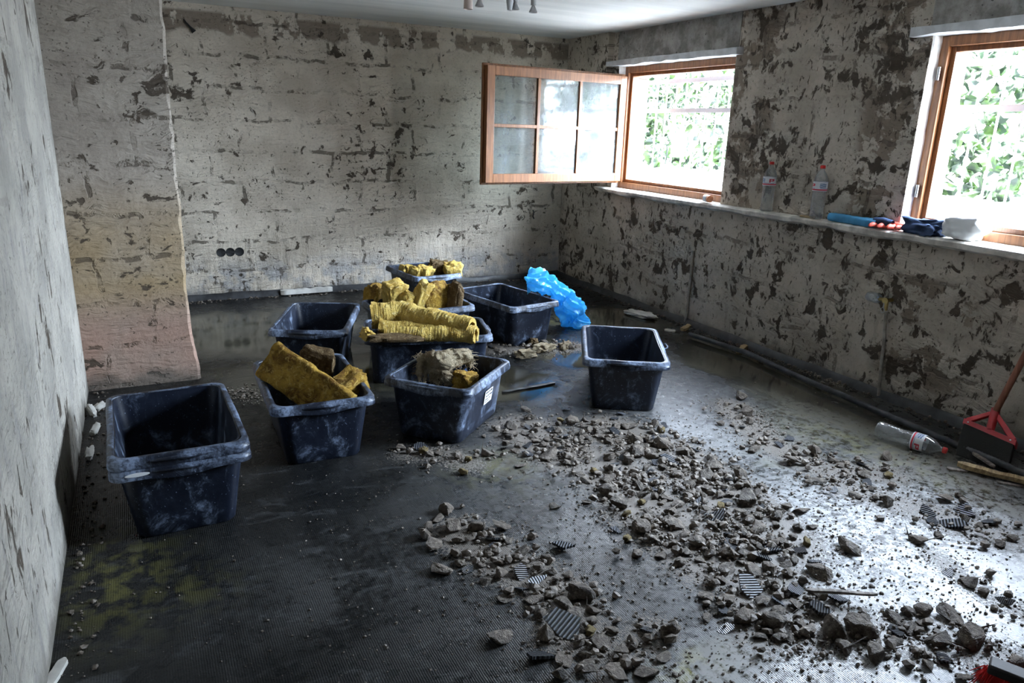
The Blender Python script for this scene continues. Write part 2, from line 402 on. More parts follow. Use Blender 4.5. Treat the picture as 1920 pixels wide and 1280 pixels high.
M['brush_block'] = plain('dark_brush_block', (.035, .033, .032), .6, .4, 20, .3)
M['steel'] = plain('dull_metal', (.42, .42, .42), .35, .5, 0, 0, .1, 1.0)
M['brass'] = plain('aged_brass', (.42, .32, .13), .4, .5, 0, 0, .2, 1.0)
M['bars'] = plain('painted_grille', (.42, .42, .47), .5)
M['pipe_white'] = plain('dirty_white_pipe', (.33, .30, .26), .6, .4, 40, .4, .3)
M['conduit'] = plain('dusty_black_conduit', (.05, .052, .056), .55, .4, 60, .5, .4)
M['blue_cloth'] = plain('blue_cloth', (.07, .26, .46), .85, .2, 60, .4, .15)
M['navy_cloth'] = plain('navy_cloth', (.035, .055, .11), .9, .2, 60, .5, .3)
M['red_glove'] = plain('red_glove_rubber', (.62, .09, .06), .55, .4, 40, .3, .2)
M['white_film'] = plain('white_plastic_film', (.85, .87, .88), .4, .5, 20, .4)
M['orange_bit'] = plain('orange_tin', (.55, .21, .10), .5, .5, 30, .3, .3)
M['black_hole'] = plain('dark_box_plastic', (.008, .008, .008), .6)
M['black_rod'] = plain('dark_rod', (.05, .052, .056), .4, .5, 30, .3, .3)
M['lamp_glass'] = plain('frosted_lamp_glass', (.62, .50, .44), .3)
M['lamp_grey'] = plain('grey_lamp_shade', (.50, .51, .52), .35)
def leaf_mat():
    m, t, b = newmat('ivy_leaves'); g = NG(t)
    out = [n for n in t.nodes if n.type == 'OUTPUT_MATERIAL'][0]
    P = g.coords()
    c = g.mix(g.ss(g.noise(P, 7, 3), .40, .60), (.012, .022, .012), g.mix(g.ss(g.noise(g.vmath('ADD', P, (7, 3, 1)), 5, 2), .42, .58), (.045, .085, .018), (.30, .36, .24)))
    g.link(c, b.inputs['Base Color']); b.inputs['Roughness'].default_value = .35
    tl = g.n('BsdfTranslucent'); g.link(c, tl.inputs[0])
    a = g.n('MixShader'); a.inputs[0].default_value = .3
    g.link(b.outputs[0], a.inputs[1]); g.link(tl.outputs[0], a.inputs[2]); g.link(a.outputs[0], out.inputs['Surface'])
    return m
M['leaf'] = leaf_mat()
M['bank'] = plain('pale_earth_bank', (.50, .49, .46), .9, .2, 12, .7, .5)
M['yard'] = plain('pale_paving', (.60, .60, .58), .8, .3, 12, .4, .2)

# ------------------------------------------------------------------ mesh helpers
class MB:
    def __init__(s): s.v = []; s.f = []; s.mi = []
    def add(s, vs, fs, mi=0):
        o = len(s.v); s.v += [tuple(v) for v in vs]; s.f += [tuple(i + o for i in f) for f in fs]; s.mi += [mi] * len(fs)
    def box(s, lo, hi, mi=0, mat=None):
        (x0, y0, z0), (x1, y1, z1) = lo, hi
        vs = [Vector(p) for p in ((x0, y0, z0), (x1, y0, z0), (x1, y1, z0), (x0, y1, z0), (x0, y0, z1), (x1, y0, z1), (x1, y1, z1), (x0, y1, z1))]
        if mat is not None: vs = [mat @ v for v in vs]
        s.add(vs, [(0, 3, 2, 1), (4, 5, 6, 7), (0, 1, 5, 4), (1, 2, 6, 5), (2, 3, 7, 6), (3, 0, 4, 7)], mi)
    def tube(s, pts, r, n=10, mi=0, cap=True, fn=None):
        pts = [Vector(p) for p in pts]; rs = r if isinstance(r, (list, tuple)) else [r] * len(pts)
        vs, fs = [], []; prev = None
        for i, p in enumerate(pts):
            d = (pts[min(i + 1, len(pts) - 1)] - pts[max(i - 1, 0)]).normalized()
            if prev is None:
                a = d.cross(Vector((0, 0, 1)));
                if a.length < .05: a = d.cross(Vector((1, 0, 0)))
            else: a = prev - d * prev.dot(d)
            a.normalize(); b_ = d.cross(a); prev = a
            for k in range(n):
                t = 2 * math.pi * k / n; q = p + (a * math.cos(t) + b_ * math.sin(t)) * rs[i]
                vs.append(fn(q, i, k) if fn else q)
        for i in range(len(pts) - 1):
            for k in range(n):
                fs.append((i * n + k, i * n + (k + 1) % n, (i + 1) * n + (k + 1) % n, (i + 1) * n + k))
        if cap: fs.append(tuple(range(n))[::-1]); fs.append(tuple((len(pts) - 1) * n + k for k in range(n)))
        s.add(vs, fs, mi)
    def lathe(s, prof, n=20, mi=0, mat=None):
        vs, fs = [], []
        for (r, z) in prof:
            for k in range(n):
                t = 2 * math.pi * k / n; q = Vector((r * math.cos(t), r * math.sin(t), z)); vs.append(mat @ q if mat else q)
        for i in range(len(prof) - 1):
            for k in range(n): fs.append((i * n + k, i * n + (k + 1) % n, (i + 1) * n + (k + 1) % n, (i + 1) * n + k))
        s.add(vs, fs, mi)
    def loops(s, loops, mi=0, cap0=False, cap1=False):
        n = len(loops[0]); vs = [v for l in loops for v in l]; fs = []
        for i in range(len(loops) - 1):
            for k in range(n): fs.append((i * n + k, i * n + (k + 1) % n, (i + 1) * n + (k + 1) % n, (i + 1) * n + k))
        if cap0: fs.append(tuple(range(n))[::-1])
        if cap1: fs.append(tuple((len(loops) - 1) * n + k for k in range(n)))
        s.add(vs, fs, mi)
    def mesh(s, name, mats, smooth=True, autosmooth=40):
        me = bpy.data.meshes.new(name); me.from_pydata(s.v, [], s.f); me.update()
        for m in (mats if isinstance(mats, (list, tuple)) else [mats]): me.materials.append(m)
        if any(s.mi): me.polygons.foreach_set('material_index', s.mi)
        bm = bmesh.new(); bm.from_mesh(me); bmesh.ops.recalc_face_normals(bm, faces=bm.faces)
        if smooth:
            for f in bm.faces: f.smooth = True
            lim = math.radians(autosmooth)
            for e in bm.edges:
                if len(e.link_faces) == 2 and e.calc_face_angle(0) > lim: e.smooth = False
        bm.to_mesh(me); bm.free()
        return me
    def build(s, name, mats, parent=None, smooth=True, autosmooth=40):
        o = bpy.data.objects.new(name, s.mesh(name, mats, smooth, autosmooth)); COL.objects.link(o)
        if parent is not None: o.parent = parent
        return o

def tag(o, label, cat, group=None, kind=None):
    o['label'] = label; o['category'] = cat
    if group: o['group'] = group
    if kind: o['kind'] = kind
    return o
def struct(o):
    o['kind'] = 'structure'; return o
def empty(name, loc=(0, 0, 0), rz=0.0):
    o = bpy.data.objects.new(name, None); COL.objects.link(o); o.location = loc; o.rotation_euler = (0, 0, rz)
    o.empty_display_size = .1; return o
def copy_tree(o, parent=None):
    c = o.copy(); COL.objects.link(c)
    if parent is not None: c.parent = parent
    for ch in o.children: copy_tree(ch, c)
    return c
def nz(p, s, seed=0.0): return noise.noise(Vector((p[0] * s + seed, p[1] * s - seed * .7, p[2] * s + seed * 1.3)))
def fb(p, s, seed=0.0, o=4):
    v = 0; a = 1
    for _ in range(o): v += a * nz(p, s, seed); s *= 2.1; a *= .5
    return v

# ------------------------------------------------------------------ the room
H = 2.345; XL = -4.27; YF = -8.2; PY = -2.105; PX = -3.697
mb = MB(); mb.box((XL - .3, 0, -.2), (.4, .3, H + .1)); struct(mb.build('wall_back', M['wall_back'], smooth=False))
mb = MB(); mb.box((XL - .3, YF, -.2), (XL, 0, H + .1)); struct(mb.build('wall_left', M['wall_left'], smooth=False))
mb = MB(); mb.box((XL - .3, YF - .3, -.2), (.4, YF, H + .1)); struct(mb.build('wall_front', M['wall_left'], smooth=False))
# right wall: thick lower part, thinner upper part with two openings
UX = .06; OX = .40
mb = MB()
mb.box((0, YF, -.2), (OX, 0, .96))
ZB, ZT = 1.0, 2.06
mb.box((0, -.70, .96), (OX, 0, H + .1))                       # flush pier in the corner
mb.box((UX, W1[0], .96), (OX, -.70, H + .1))
mb.box((UX, W2[0], .96), (OX, W1[1], H + .1))
mb.box((UX, YF, .96), (OX, W2[1], H + .1))
struct(mb.build('wall_right', M['wall_right'], smooth=False))
for (y0, y1) in (W1, W2):
    mb = MB(); mb.box((UX - .004, y1 - .02, 2.075), (OX, y0 + .02, H + .1)); struct(mb.build('trim_1', M['concrete'], smooth=False))
# pillar at the left with a chipped edge
mb = MB(); n = 90; lp = []
for i in range(n + 1):
    z = -.05 + (H + .1) * i / n
    e = .010 * fb((z, 1, 0), 2.5, 4.0) + .005 * fb((z, 5, 0), 13, 2.0)
    flare = .02 * max(0, .25 - z) / .25
    c = .010 + .018 * abs(fb((z, 9, 0), 8, 1.0))
    xe = PX - .008 + e + flare
    lp.append([Vector((XL - .05, PY, z)), Vector((xe - c, PY, z)), Vector((xe, PY + c, z)), Vector((xe, PY + .30, z)), Vector((XL - .05, PY + .30, z))])
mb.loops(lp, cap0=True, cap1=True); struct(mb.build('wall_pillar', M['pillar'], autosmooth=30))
# ceiling
mb = MB(); mb.box((XL - .3, YF - .3, H), (.4, .3, H + .15)); struct(mb.build('ceiling', M['ceiling'], smooth=False))

# floor: fine grid carrying where mud, grit, stains, water and painted glare lie
def seg_d(px, py, path):
    best = np.full(px.shape, 1e9)
    for (a, b_) in zip(path[:-1], path[1:]):
        ax, ay = a; bx, by = b_; dx, dy = bx - ax, by - ay
        t = np.clip(((px - ax) * dx + (py - ay) * dy) / (dx * dx + dy * dy + 1e-9), 0, 1)
        best = np.minimum(best, np.hypot(px - ax - t * dx, py - ay - t * dy))
    return best
def W(path): return [tuple(onz(*p)[:2]) for p in path]
# strips of rubble on the floor: path, half width (m), weight
BANDS = [
    ([(985, 805), (1060, 850), (1150, 885), (1210, 950), (1270, 1000), (1340, 1055)], .20, 1.0),
    ([(1140, 805), (1250, 850), (1330, 905), (1400, 960), (1450, 1010)], .20, 1.1),
    ([(1400, 1000), (1440, 1070), (1420, 1140), (1520, 1150)], .16, .9),
    ([(870, 1000), (930, 1050), (1000, 1080), (1060, 1120), (1080, 1190)], .13, .9),
    ([(1040, 1190), (1130, 1240), (1230, 1180)], .10, .5),
    ([(1370, 760), (1440, 830), (1540, 880), (1660, 890)], .15, .55),
    ([(1580, 910), (1700, 950), (1860, 1000)], .16, .45),
    ([(1420, 1185), (1560, 1195), (1680, 1190), (1790, 1200), (1890, 1250)], .13, .6),
    ([(1750, 1040), (1840, 1110), (1920, 1150)], .08, .35),
    ([(770, 850), (830, 850), (880, 870)], .13, .35),
    ([(930, 655), (1000, 655), (1075, 650)], .16, .5),
]
BW = [(W(p), hw, wt) for p, hw, wt in BANDS]
nx, ny = 180, 330
xs = np.linspace(XL - .02, .02, nx); ys = np.linspace(YF, .02, ny)
X, Y = np.meshgrid(xs, ys)
grit = np.zeros_like(X)
for path, hw, wt in BW:
    d = seg_d(X, Y, path); grit = np.maximum(grit, min(1, .55 + .4 * wt) * np.exp(-(d / (hw * 1.35)) ** 2))
def blob(px, py, rx, ry, deg=0):
    c = onz(px, py); a = math.radians(deg); dx, dy = X - c.x, Y - c.y
    u = dx * math.cos(a) + dy * math.sin(a); v = -dx * math.sin(a) + dy * math.cos(a)
    return np.exp(-(u / rx) ** 2 - (v / ry) ** 2)
grit = np.maximum(grit, .42 * blob(1650, 1000, .8, .8)); grit = np.maximum(grit, .30 * blob(1300, 900, 1.1, .9))
grit = np.maximum(grit, .35 * blob(1500, 1230, .9, .4)); grit = np.maximum(grit, .22 * blob(900, 1050, .7, .5))
grit = np.maximum(grit, .30 * blob(460, 740, .12, .12)); grit = np.maximum(grit, .4 * blob(175, 800, .08, .5))
grit = np.maximum(grit, .4 * np.exp(-((Y + .08) / .06) ** 2)); grit = np.maximum(grit, .5 * np.exp(-((X + .06) / .08) ** 2))
wet = np.zeros_like(X)
for (px, py, rx, ry, k) in ((480, 620, .8, .7, 1), (620, 700, .7, .6, .9), (960, 720, .35, .4, 1), (1090, 660, .35, .5, 1), (1150, 600, .5, .5, .9),
                            (1420, 690, .45, .9, .9), (1600, 800, .3, .7, 1), (1480, 800, .3, .35, .9), (930, 870, .25, .25, .7), (1760, 890, .25, .5, .8),
                            (1350, 1240, .3, .15, .6), (1290, 900, .12, .15, .6)):
    wet = np.maximum(wet, k * blob(px, py, rx, ry))
yel = np.zeros_like(X)
for (px, py, rx, ry, k) in ((220, 1085, .16, .28, .50), (340, 1110, .15, .12, .28), (1290, 1255, .12, .07, 1), (1000, 600, .3, .2, .4), (1640, 850, .2, .5, .4), (470, 690, .3, .2, .3), (1480, 850, .2, .2, .35), (930, 880, .2, .2, .3)):
    yel = np.maximum(yel, k * blob(px, py, rx, ry))
dust = np.zeros_like(X)  # dust, with the strongest spots painting the window glare too
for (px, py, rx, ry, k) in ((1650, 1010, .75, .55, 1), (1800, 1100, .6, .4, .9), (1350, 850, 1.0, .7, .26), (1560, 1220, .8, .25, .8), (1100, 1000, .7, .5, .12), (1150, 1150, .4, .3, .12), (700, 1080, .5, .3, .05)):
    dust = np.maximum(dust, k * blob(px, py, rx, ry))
Z = np.zeros_like(X)
vs = np.stack([X.ravel(), Y.ravel(), Z.ravel()], 1)
idx = np.arange(nx * ny).reshape(ny, nx)
fs = np.stack([idx[:-1, :-1].ravel(), idx[:-1, 1:].ravel(), idx[1:, 1:].ravel(), idx[1:, :-1].ravel()], 1)
me = bpy.data.meshes.new('floor'); me.from_pydata(vs.tolist(), [], fs.tolist()); me.materials.append(M['floor'])
for nm, A in (('grit', grit), ('wet', wet), ('yellow', yel), ('dust', dust)):
    at = me.attributes.new(nm, 'FLOAT', 'POINT'); at.data.foreach_set('value', np.clip(A, 0, 1).ravel().astype(np.float32))
fo = bpy.data.objects.new('floor', me); COL.objects.link(fo); struct(fo)
mb = MB(); mb.box((XL - .3, YF - .3, -.3), (.4, .3, -.01)); struct(mb.build('floor_slab', M['bitumen'], smooth=False))

# strips at the wall feet: bitumen at the back, shade of the gap at right
def strip(name, p0, p1, nrm, h, t):
    mb = MB(); p0, p1, nrm = Vector(p0), Vector(p1), Vector(nrm); lp = []; n = 80
    for i in range(n + 1):
        p = p0.lerp(p1, i / n); hh = h * (1 + .22 * fb(p, 3, 1.0)); tt = t * (1 + .5 * fb(p, 5, 3.0))
        lp.append([p, p + nrm * tt * 1.6, p + nrm * tt + Vector((0, 0, hh * .7)), p + Vector((0, 0, hh))])
    mb.loops(lp, cap0=True, cap1=True); return struct(mb.build(name, M['bitumen'], autosmooth=60))
strip('baseboard_back', (PX, 0, 0), (0, 0, 0), (0, -1, 0), .055, .014)
strip('gap_shade_right', (0, 0, 0), (0, -7, 0), (-1, 0, 0), .05, .02)  # black strip put in for the shaded gap along this wall

# continuous ledge under both windows
mb = MB(); lp = []; n = 140
for i in range(n + 1):
    y = -.60 - 5.6 * i / n; f = min(1, (i / 4.0)) if i < 4 else 1
    fx = -.045 * f + .010 * fb((y, 0, 0), 2.2, 5.0) * f + .005 * fb((y, 3, 0), 9, 5.0) * f
    z = .992 + .003 * fb((y, 7, 0), 3, 2.0)
    th = .035 + .012 * fb((y, 5, 0), 5, 1.0)
    back_x = .20 if i > 6 else UX + .01
    lp.append([Vector((back_x, y, z)), Vector((fx + .012, y, z)), Vector((fx, y, z - .010)), Vector((fx + .004, y, z - th)), Vector((.01, y, z - th - .02)), Vector((back_x, y, z - th - .02))])
mb.loops(lp, cap0=True, cap1=True); struct(mb.build('trim_2', M['sill'], autosmooth=50))
# boards over the windows
for (y0, y1) in ((-.69, -2.35), (-3.70, -5.4)):
    mb = MB(); n = 40; lp = []
    for i in range(n + 1):
        y = y0 + (y1 - y0) * i / n; e = .006 * fb((y, 2, 0), 5, 2.0); f = .010 * fb((y, 8, 0), 7, 9.0)
        lp.append([Vector((UX + .28, y, 2.055)), Vector((-.005 + e, y, 2.053 + f)), Vector((-.005 + e, y, 2.10 + e)), Vector((UX + .01, y, 2.105)), Vector((UX + .28, y, 2.105))])
    mb.loops(lp, cap0=True, cap1=True); struct(mb.build('trim_3', M['lintel'], autosmooth=30))

# ------------------------------------------------------------------ windows
FX0, FX1 = .13, .205
def frame_bars(mb, y0, y1, z0, z1, x0, x1, wd):
    ya, yb = max(y0, y1), min(y0, y1)
    mb.box((x0, yb, z0), (x1, yb + wd, z1)); mb.box((x0, ya - wd, z0), (x1, ya, z1))
    mb.box((x0, yb + wd, z0), (x1, ya - wd, z0 + wd)); mb.box((x0, yb + wd, z1 - wd), (x1, ya - wd, z1))
def bevel(o, wd=.004, seg=2):
    b = o.modifiers.new('bevel', 'BEVEL'); b.width = wd; b.segments = seg; b.limit_method = 'ANGLE'; return o
for i, (y0, y1) in enumerate((W1, W2)):
    r = struct(empty('window_%d' % (i + 1), (FX0, (y0 + y1) / 2, 1.0)))
    L = r.location
    def shift(mb): mb.v = [(v[0] - L.x, v[1] - L.y, v[2] - L.z) for v in mb.v]; return mb
    mb = MB(); frame_bars(mb, y0, y1, .99, 2.055, FX0, FX1, .055); bevel(shift(mb).build('frame', M['frame_wood'], r))
    mb = MB(); frame_bars(mb, y0 - .055, y1 + .055, 1.045, 2.0, FX0 + .03, FX1 + .02, .028); bevel(shift(mb).build('rebate', M['frame_wood'], r), .003)
    mb = MB(); mb.box((FX0 + .09, y1, .97), (OX + .02, y0, 1.01)); shift(mb).build('outer_sill', M['reveal'], r)
    for z in (1.22, 1.86):
        mb = MB(); mb.tube([(FX0 - .012, y0 - .03, z - .035), (FX0 - .012, y0 - .03, z + .035)], .008, 10); shift(mb).build('hinge', M['steel'], r)
    # pale plaster of the reveal
    for yy, s in ((y0, -1), (y1, 1)):
        mb = MB(); lp = []
        for k in range(31):
            z = .985 + 1.075 * k / 30; e = .010 * abs(fb((z, yy, 0), 7, 3.0)) + .003
            lp.append([Vector((UX + .004, yy, z)), Vector((UX + .012, yy + s * e, z)), Vector((FX0, yy + s * (e + .004), z)), Vector((FX0, yy, z))])
        mb.loops(lp, cap0=True, cap1=True); shift(mb).build('reveal', M['reveal'], r, autosmooth=30)
    if i == 0:
        # open sash, six panes
        hinge = Vector((FX0 - .03, W1[0] - .035, 1.055)); free = Vector((-1.345, -.985, 1.055))
        d = (free - hinge); SL = d.length; d.normalize(); nrm = Vector((d.y, -d.x, 0))
        if nrm.y > 0: nrm = -nrm
        SH = .915
        MX = Matrix(((d.x, nrm.x, 0, hinge.x - L.x), (d.y, nrm.y, 0, hinge.y - L.y), (0, 0, 1, hinge.z - L.z), (0, 0, 0, 1)))
        fw = .072
        mb = MB()
        def B(u0, u1, z0, z1, t0, t1): mb.box((u0, t0, z0), (u1, t1, z1), 0, MX)
        B(0, fw, 0, SH, 0, .045); B(SL - fw, SL, 0, SH, 0, .045); B(fw, SL - fw, 0, fw, 0, .045); B(fw, SL - fw, SH - fw, SH, 0, .045)
        # inner lip that laps over the fixed frame, seen as the dark edge
        B(-.015, SL + .018, -.018, .03, -.022, 0); B(-.015, SL + .018, SH - .03, SH + .018, -.022, 0); B(SL - .03, SL + .018, .03, SH - .03, -.022, 0); B(-.015, .03, .03, SH - .03, -.022, 0)
        sash = bevel(mb.build('sash', M['frame_wood'], r), .003)
        mb = MB(); pw = (SL - 2 * fw) / 3
        for k in (1, 2): B(fw + pw * k - .014, fw + pw * k + .014, fw, SH - fw, .010, .040)
        B(fw, SL - fw, SH / 2 - .014, SH / 2 + .014, .011, .039)
        bevel(mb.build('glazing_bar', M['frame_wood'], sash), .003)
        mb = MB(); B(fw - .004, SL - fw + .004, fw - .004, SH - fw + .004, .022, .025); mb.build('pane', M['glass'], sash, smooth=False)
        mb = MB(); B(SL - .03, SL - .008, .42, .50, -.04, -.022); B(SL - .028, SL - .012, .36, .48, -.055, -.04); bevel(mb.build('catch', M['steel'], sash), .003)

# security grilles outside
for i, (y0, y1) in enumerate((W1, W2)):
    gx = .46; r = empty('window_grille', (gx, (y0 + y1) / 2, 1.0))
    tag(r, 'grey painted steel window grille outside the %s' % ('far window whose sash stands open' if i == 0 else 'near window that has no sash'), 'window grille', 'window grilles')
    for z in (1.10, 1.69, 1.94):
        mb = MB(); mb.box((-.004, -.86, z - 1.018), (.006, .86, z - .982)); mb.build('crossbar', M['bars'], r, smooth=False)
    k = 0; y = -.80
    while y < .82:
        mb = MB(); mb.tube([(.012, y, -.06), (.012, y, 1.12)], .007, 8); mb.build('bar', M['bars'], r); y += .135

# ------------------------------------------------------------------ outside: sloping bank with ivy
mb = MB(); nu, nv = 60, 24; g_ = []
for i in range(nu + 1):
    y = -8.5 + 16.5 * i / nu
    row = []
    for j in range(nv + 1):
        t = j / nv; x = .42 + 4.2 * t; z = .88 + .25 * t
        z += .06 * fb((x, y, 0), 1.6, 3.0) * min(1, t * 3)
        row.append(Vector((x, y, z)))
    g_.append(row)
vs = [v for r_ in g_ for v in r_]; nn = nv + 1
mb.add(vs, [(i * nn + j, i * nn + j + 1, (i + 1) * nn + j + 1, (i + 1) * nn + j) for i in range(nu) for j in range(nv)])
bk = struct(mb.build('terrain_outside', M['bank'], autosmooth=60))
mb = MB(); R = random.Random(5)
for k in range(9000):
    y = R.uniform(-5.0, 5.5); x = R.uniform(2.6, 3.5); z = 1.0 + 1.32 * R.random()
    dn_ = fb((x * .5, y * 1.2, z * 1.2), 1.5, 7.0) + (.35 if 1.75 < z else 0) - .10
    if dn_ < .0: continue
    s_ = R.uniform(.06, .15)
    E = Euler((R.uniform(-1.2, 1.2), R.uniform(-1.6, .4), R.uniform(0, 6.28))).to_matrix()
    pts = [(0, 0, 0), (.5, .25, .08), (.42, .75, .02), (0, 1.15, -.12), (-.42, .75, .02), (-.5, .25, .08)]
    mb.add([Vector((x, y, z)) + E @ (Vector(p) * s_) for p in pts], [(0, 1, 2, 3), (0, 3, 4, 5)])
for k in range(60):
    y = R.uniform(-5.0, 6.0); x = R.uniform(2.7, 3.5); a_ = R.uniform(-.5, .5)
    q = [Vector((x + .05 * math.sin(i * 1.3 + k), y + a_ * i * .25 + .04 * math.sin(i * 2.1 + k), .95 + i * .18)) for i in range(8)]
    mb.tube(q, [.010 - .001 * i for i in range(8)], 5, cap=False)
tag(mb.build('ivy', M['leaf'], smooth=False), 'sunlit green ivy leaves covering the bank outside both windows', 'ivy', kind='stuff')

# ------------------------------------------------------------------ mortar tubs
def rr(L, W_, r, z, n=6):
    out = []
    for (sx, sy, a0) in ((1, 1, 0), (-1, 1, 90), (-1, -1, 180), (1, -1, 270)):
        cx, cy = sx * (L / 2 - r), sy * (W_ / 2 - r)
        for k in range(n + 1):
            a = math.radians(a0 + 90 * k / n); out.append(Vector((cx + r * math.cos(a), cy + r * math.sin(a), z)))
    # extra points along the straight sides so they can bow a little
    res = []
    for i, p in enumerate(out):
        q = out[(i + 1) % len(out)]; res.append(p)
        if (q - p).length > .1:
            for k in range(1, 10): res.append(p.lerp(q, k / 10))
    return res
def make_tub(L, W_, Ht, bl, bw, drop=.040, wob=1.0, seed=0.0, name='mortar_tub'):
    root = empty(name); t = .004
    def sec(f, z, inset=0):
        l = (bl + (L - .045 - bl) * f) - 2 * inset; w_ = (bw + (W_ - .045 - bw) * f) - 2 * inset
        pts = rr(l, w_, .045 + .012 * f - inset * .5, z)
        for p in pts:
            b_ = .006 * wob * fb((p.x, p.y, z), 4, seed, 2) * f
            p.x += b_; p.y += b_ * .6
        return pts
    mb = MB(); lp = [sec(-.03, 0.0, .006), sec(0, .010)]
    for k in range(1, 7): lp.append(sec(k / 6, .010 + (Ht - .014) * k / 6))
    lp.append(sec(1, Ht - .004, t))
    for k in range(5, 0, -1): lp.append(sec(k / 6, .010 + (Ht - .014) * k / 6, t))
    lp.append(sec(0, .020, t + .004)); lp.append(sec(0, .014, t + .03))
    mb.loops(lp, cap0=True, cap1=True); mb.build('body', M['tub'], root, autosmooth=50)
    # rolled rim with hand-hold dips at the short ends
    def rim(off, z, dip=0, r=.047):
        pts = rr(L + 2 * off, W_ + 2 * off, r, z)
        for p in pts:
            b_ = .005 * wob * fb((p.x, p.y, 0), 3, seed + 4, 2); p.x += b_; p.y += b_ * .5
            p.z += .003 * wob * fb((p.x, p.y, 1), 4, seed + 8, 2)
            if dip and abs(p.x) > L / 2 - .03 + off and abs(p.y) < W_ * .27:
                p.z -= dip * (.5 + .5 * math.cos(p.y / (W_ * .27) * math.pi)) ** .6
        return pts
    mb = MB()
    mb.loops([rim(-.024, Ht - .006), rim(-.022, Ht - .001), rim(-.016, Ht), rim(-.006, Ht - .001), rim(0, Ht - .006),
              rim(.001, Ht - drop * .55), rim(.003, Ht - drop * .6), rim(.003, Ht - drop, .014), rim(-.002, Ht - drop, .014), rim(-.003, Ht - drop * .5), rim(-.006, Ht - .012), rim(-.020, Ht - .012)])
    mb.build('rim', M['tub_rim'], root, autosmooth=50)
    for sx in (-1, 1):
        mb = MB(); mb.tube([(sx * (L / 2 - .002), -W_ * .22, Ht - drop * .45), (sx * (L / 2 + .006), -W_ * .10, Ht - drop * .40), (sx * (L / 2 + .006), W_ * .10, Ht - drop * .40), (sx * (L / 2 - .002), W_ * .22, Ht - drop * .45)], [.004, .008, .008, .004], 8)
        mb.build('grip', M['tub_rim'], root)
    return root
TL, TW, TH, TBL, TBW = .739, .467, .301, .652, .338
G_T = 'black mortar tubs on the floor'
def place(root, x, y, rz, label, z=0.0, group=G_T):
    root.location = (x, y, z); root.rotation_euler = (0, 0, rz); tag(root, label, 'tub', group); return root
def tub(sl, sw, *a, **k):
    return place(make_tub(TL * sl, TW * sw, TH, TBL * sl, TBW * sw, seed=random.uniform(0, 50)), *a, **k)
tA = tub(.994, 1.022, -3.876, -3.57, 1.598, 'lower of the two nested black tubs by the pillar, holding the other one')
tA2 = tub(.990, 1.018, -3.876, -3.57, 1.598, 'empty black tub nested inside another, beside the left wall and pillar', z=.040)
mb = MB()
pts = [Vector((.032 * math.cos(a) * (1 + .25 * math.cos(a) ** 2), .007 * math.sin(a), 0)) for a in [2 * math.pi * k / 20 for k in range(20)]]
px_ = -TL * .994 / 2 - .0035
mb.loops([[Vector((px_ + .0035, -p.x + .15, .282 + p.y)) for p in pts], [Vector((px_ - .0015, -p.x + .15, .282 + p.y)) for p in pts]], cap0=True, cap1=True)
o = mb.build('embossed_plate', M['label_white'], tA); o['label'] = 'pale worn oval plate'
tB = tub(.986, .99, -3.251, -3.176, 1.54, 'black tub holding an ochre slab of insulation that leans out of it')
tC = tub(.756, 1.017, -2.565, -3.288, .733, 'short black tub with a white sticker and muddy beige insulation')
tD = tub(1.015, 1.019, -1.435, -3.217, 1.027, 'empty black tub standing alone in the middle of the floor, beside the rubble')
tE = tub(1.022, 1.001, -2.395, -2.497, -.263, 'black tub heaped with folded bright yellow insulation rolls')
tG = tub(.997, .994, -2.956, -1.989, 1.185, 'empty black tub standing in the puddle behind the ochre slab')
tH = tub(.994, .982, -1.528, -1.832, -1.365, 'empty black tub with the blue plastic bag hanging over its rim')
tF = tub(.95, .96, -2.225, -1.86, .02, 'black tub of torn upright insulation, behind the yellow rolls')
tI = tub(.821, .973, -1.764, -.699, -1.455, 'black tub of torn yellow scraps, standing closest to the back wall')
# sticker on tub C, facing the camera side
mb = MB(); sl = TW * 1.017
def on_face(u, v, off=.0015):          # point on the side face (y < 0), u along x, v height
    f = v / TH; yy = -(TBW * 1.017 + (TW * 1.017 - .045 - TBW * 1.017) * f) / 2
    return Vector((u, yy - off - .003, v))
def patch(mb, u0, u1, v0, v1, off, mi): mb.add([on_face(u0, v0, off), on_face(u1, v0, off), on_face(u1, v1, off), on_face(u0, v1, off)], [(0, 1, 2, 3)], mi)
patch(mb, -.002, .096, .128, .203, .002, 0)
R = random.Random(3)
for (v, h, segs) in ((.186, .011, ((.005, .02), (.024, .04), (.046, .06), (.066, .088))), (.166, .009, ((.012, .03), (.036, .05), (.056, .092))),
                     (.150, .006, ((.006, .045), (.052, .075))), (.138, .005, ((.006, .03), (.036, .06)))):
    for (a, b_) in segs: patch(mb, a, b_, v, v + h, .0026, 1)
o = mb.build('sticker', [M['label_white'], M['conduit']], tC, smooth=False); o['label'] = 'torn white paper sticker'
# wire loop on tub D
mb = MB(); mb.tube([(.06, -TW * 1.019 / 2 + .005, TH - .02), (.055, -TW * .51 - .02, TH - .012), (.0, -TW * .51 - .026, TH - .012), (-.03, -TW * .51 - .02, TH - .012), (-.035, -TW * .51 + .005, TH - .02)], .004, 8)
mb.build('lug', M['tub_rim'], tD)


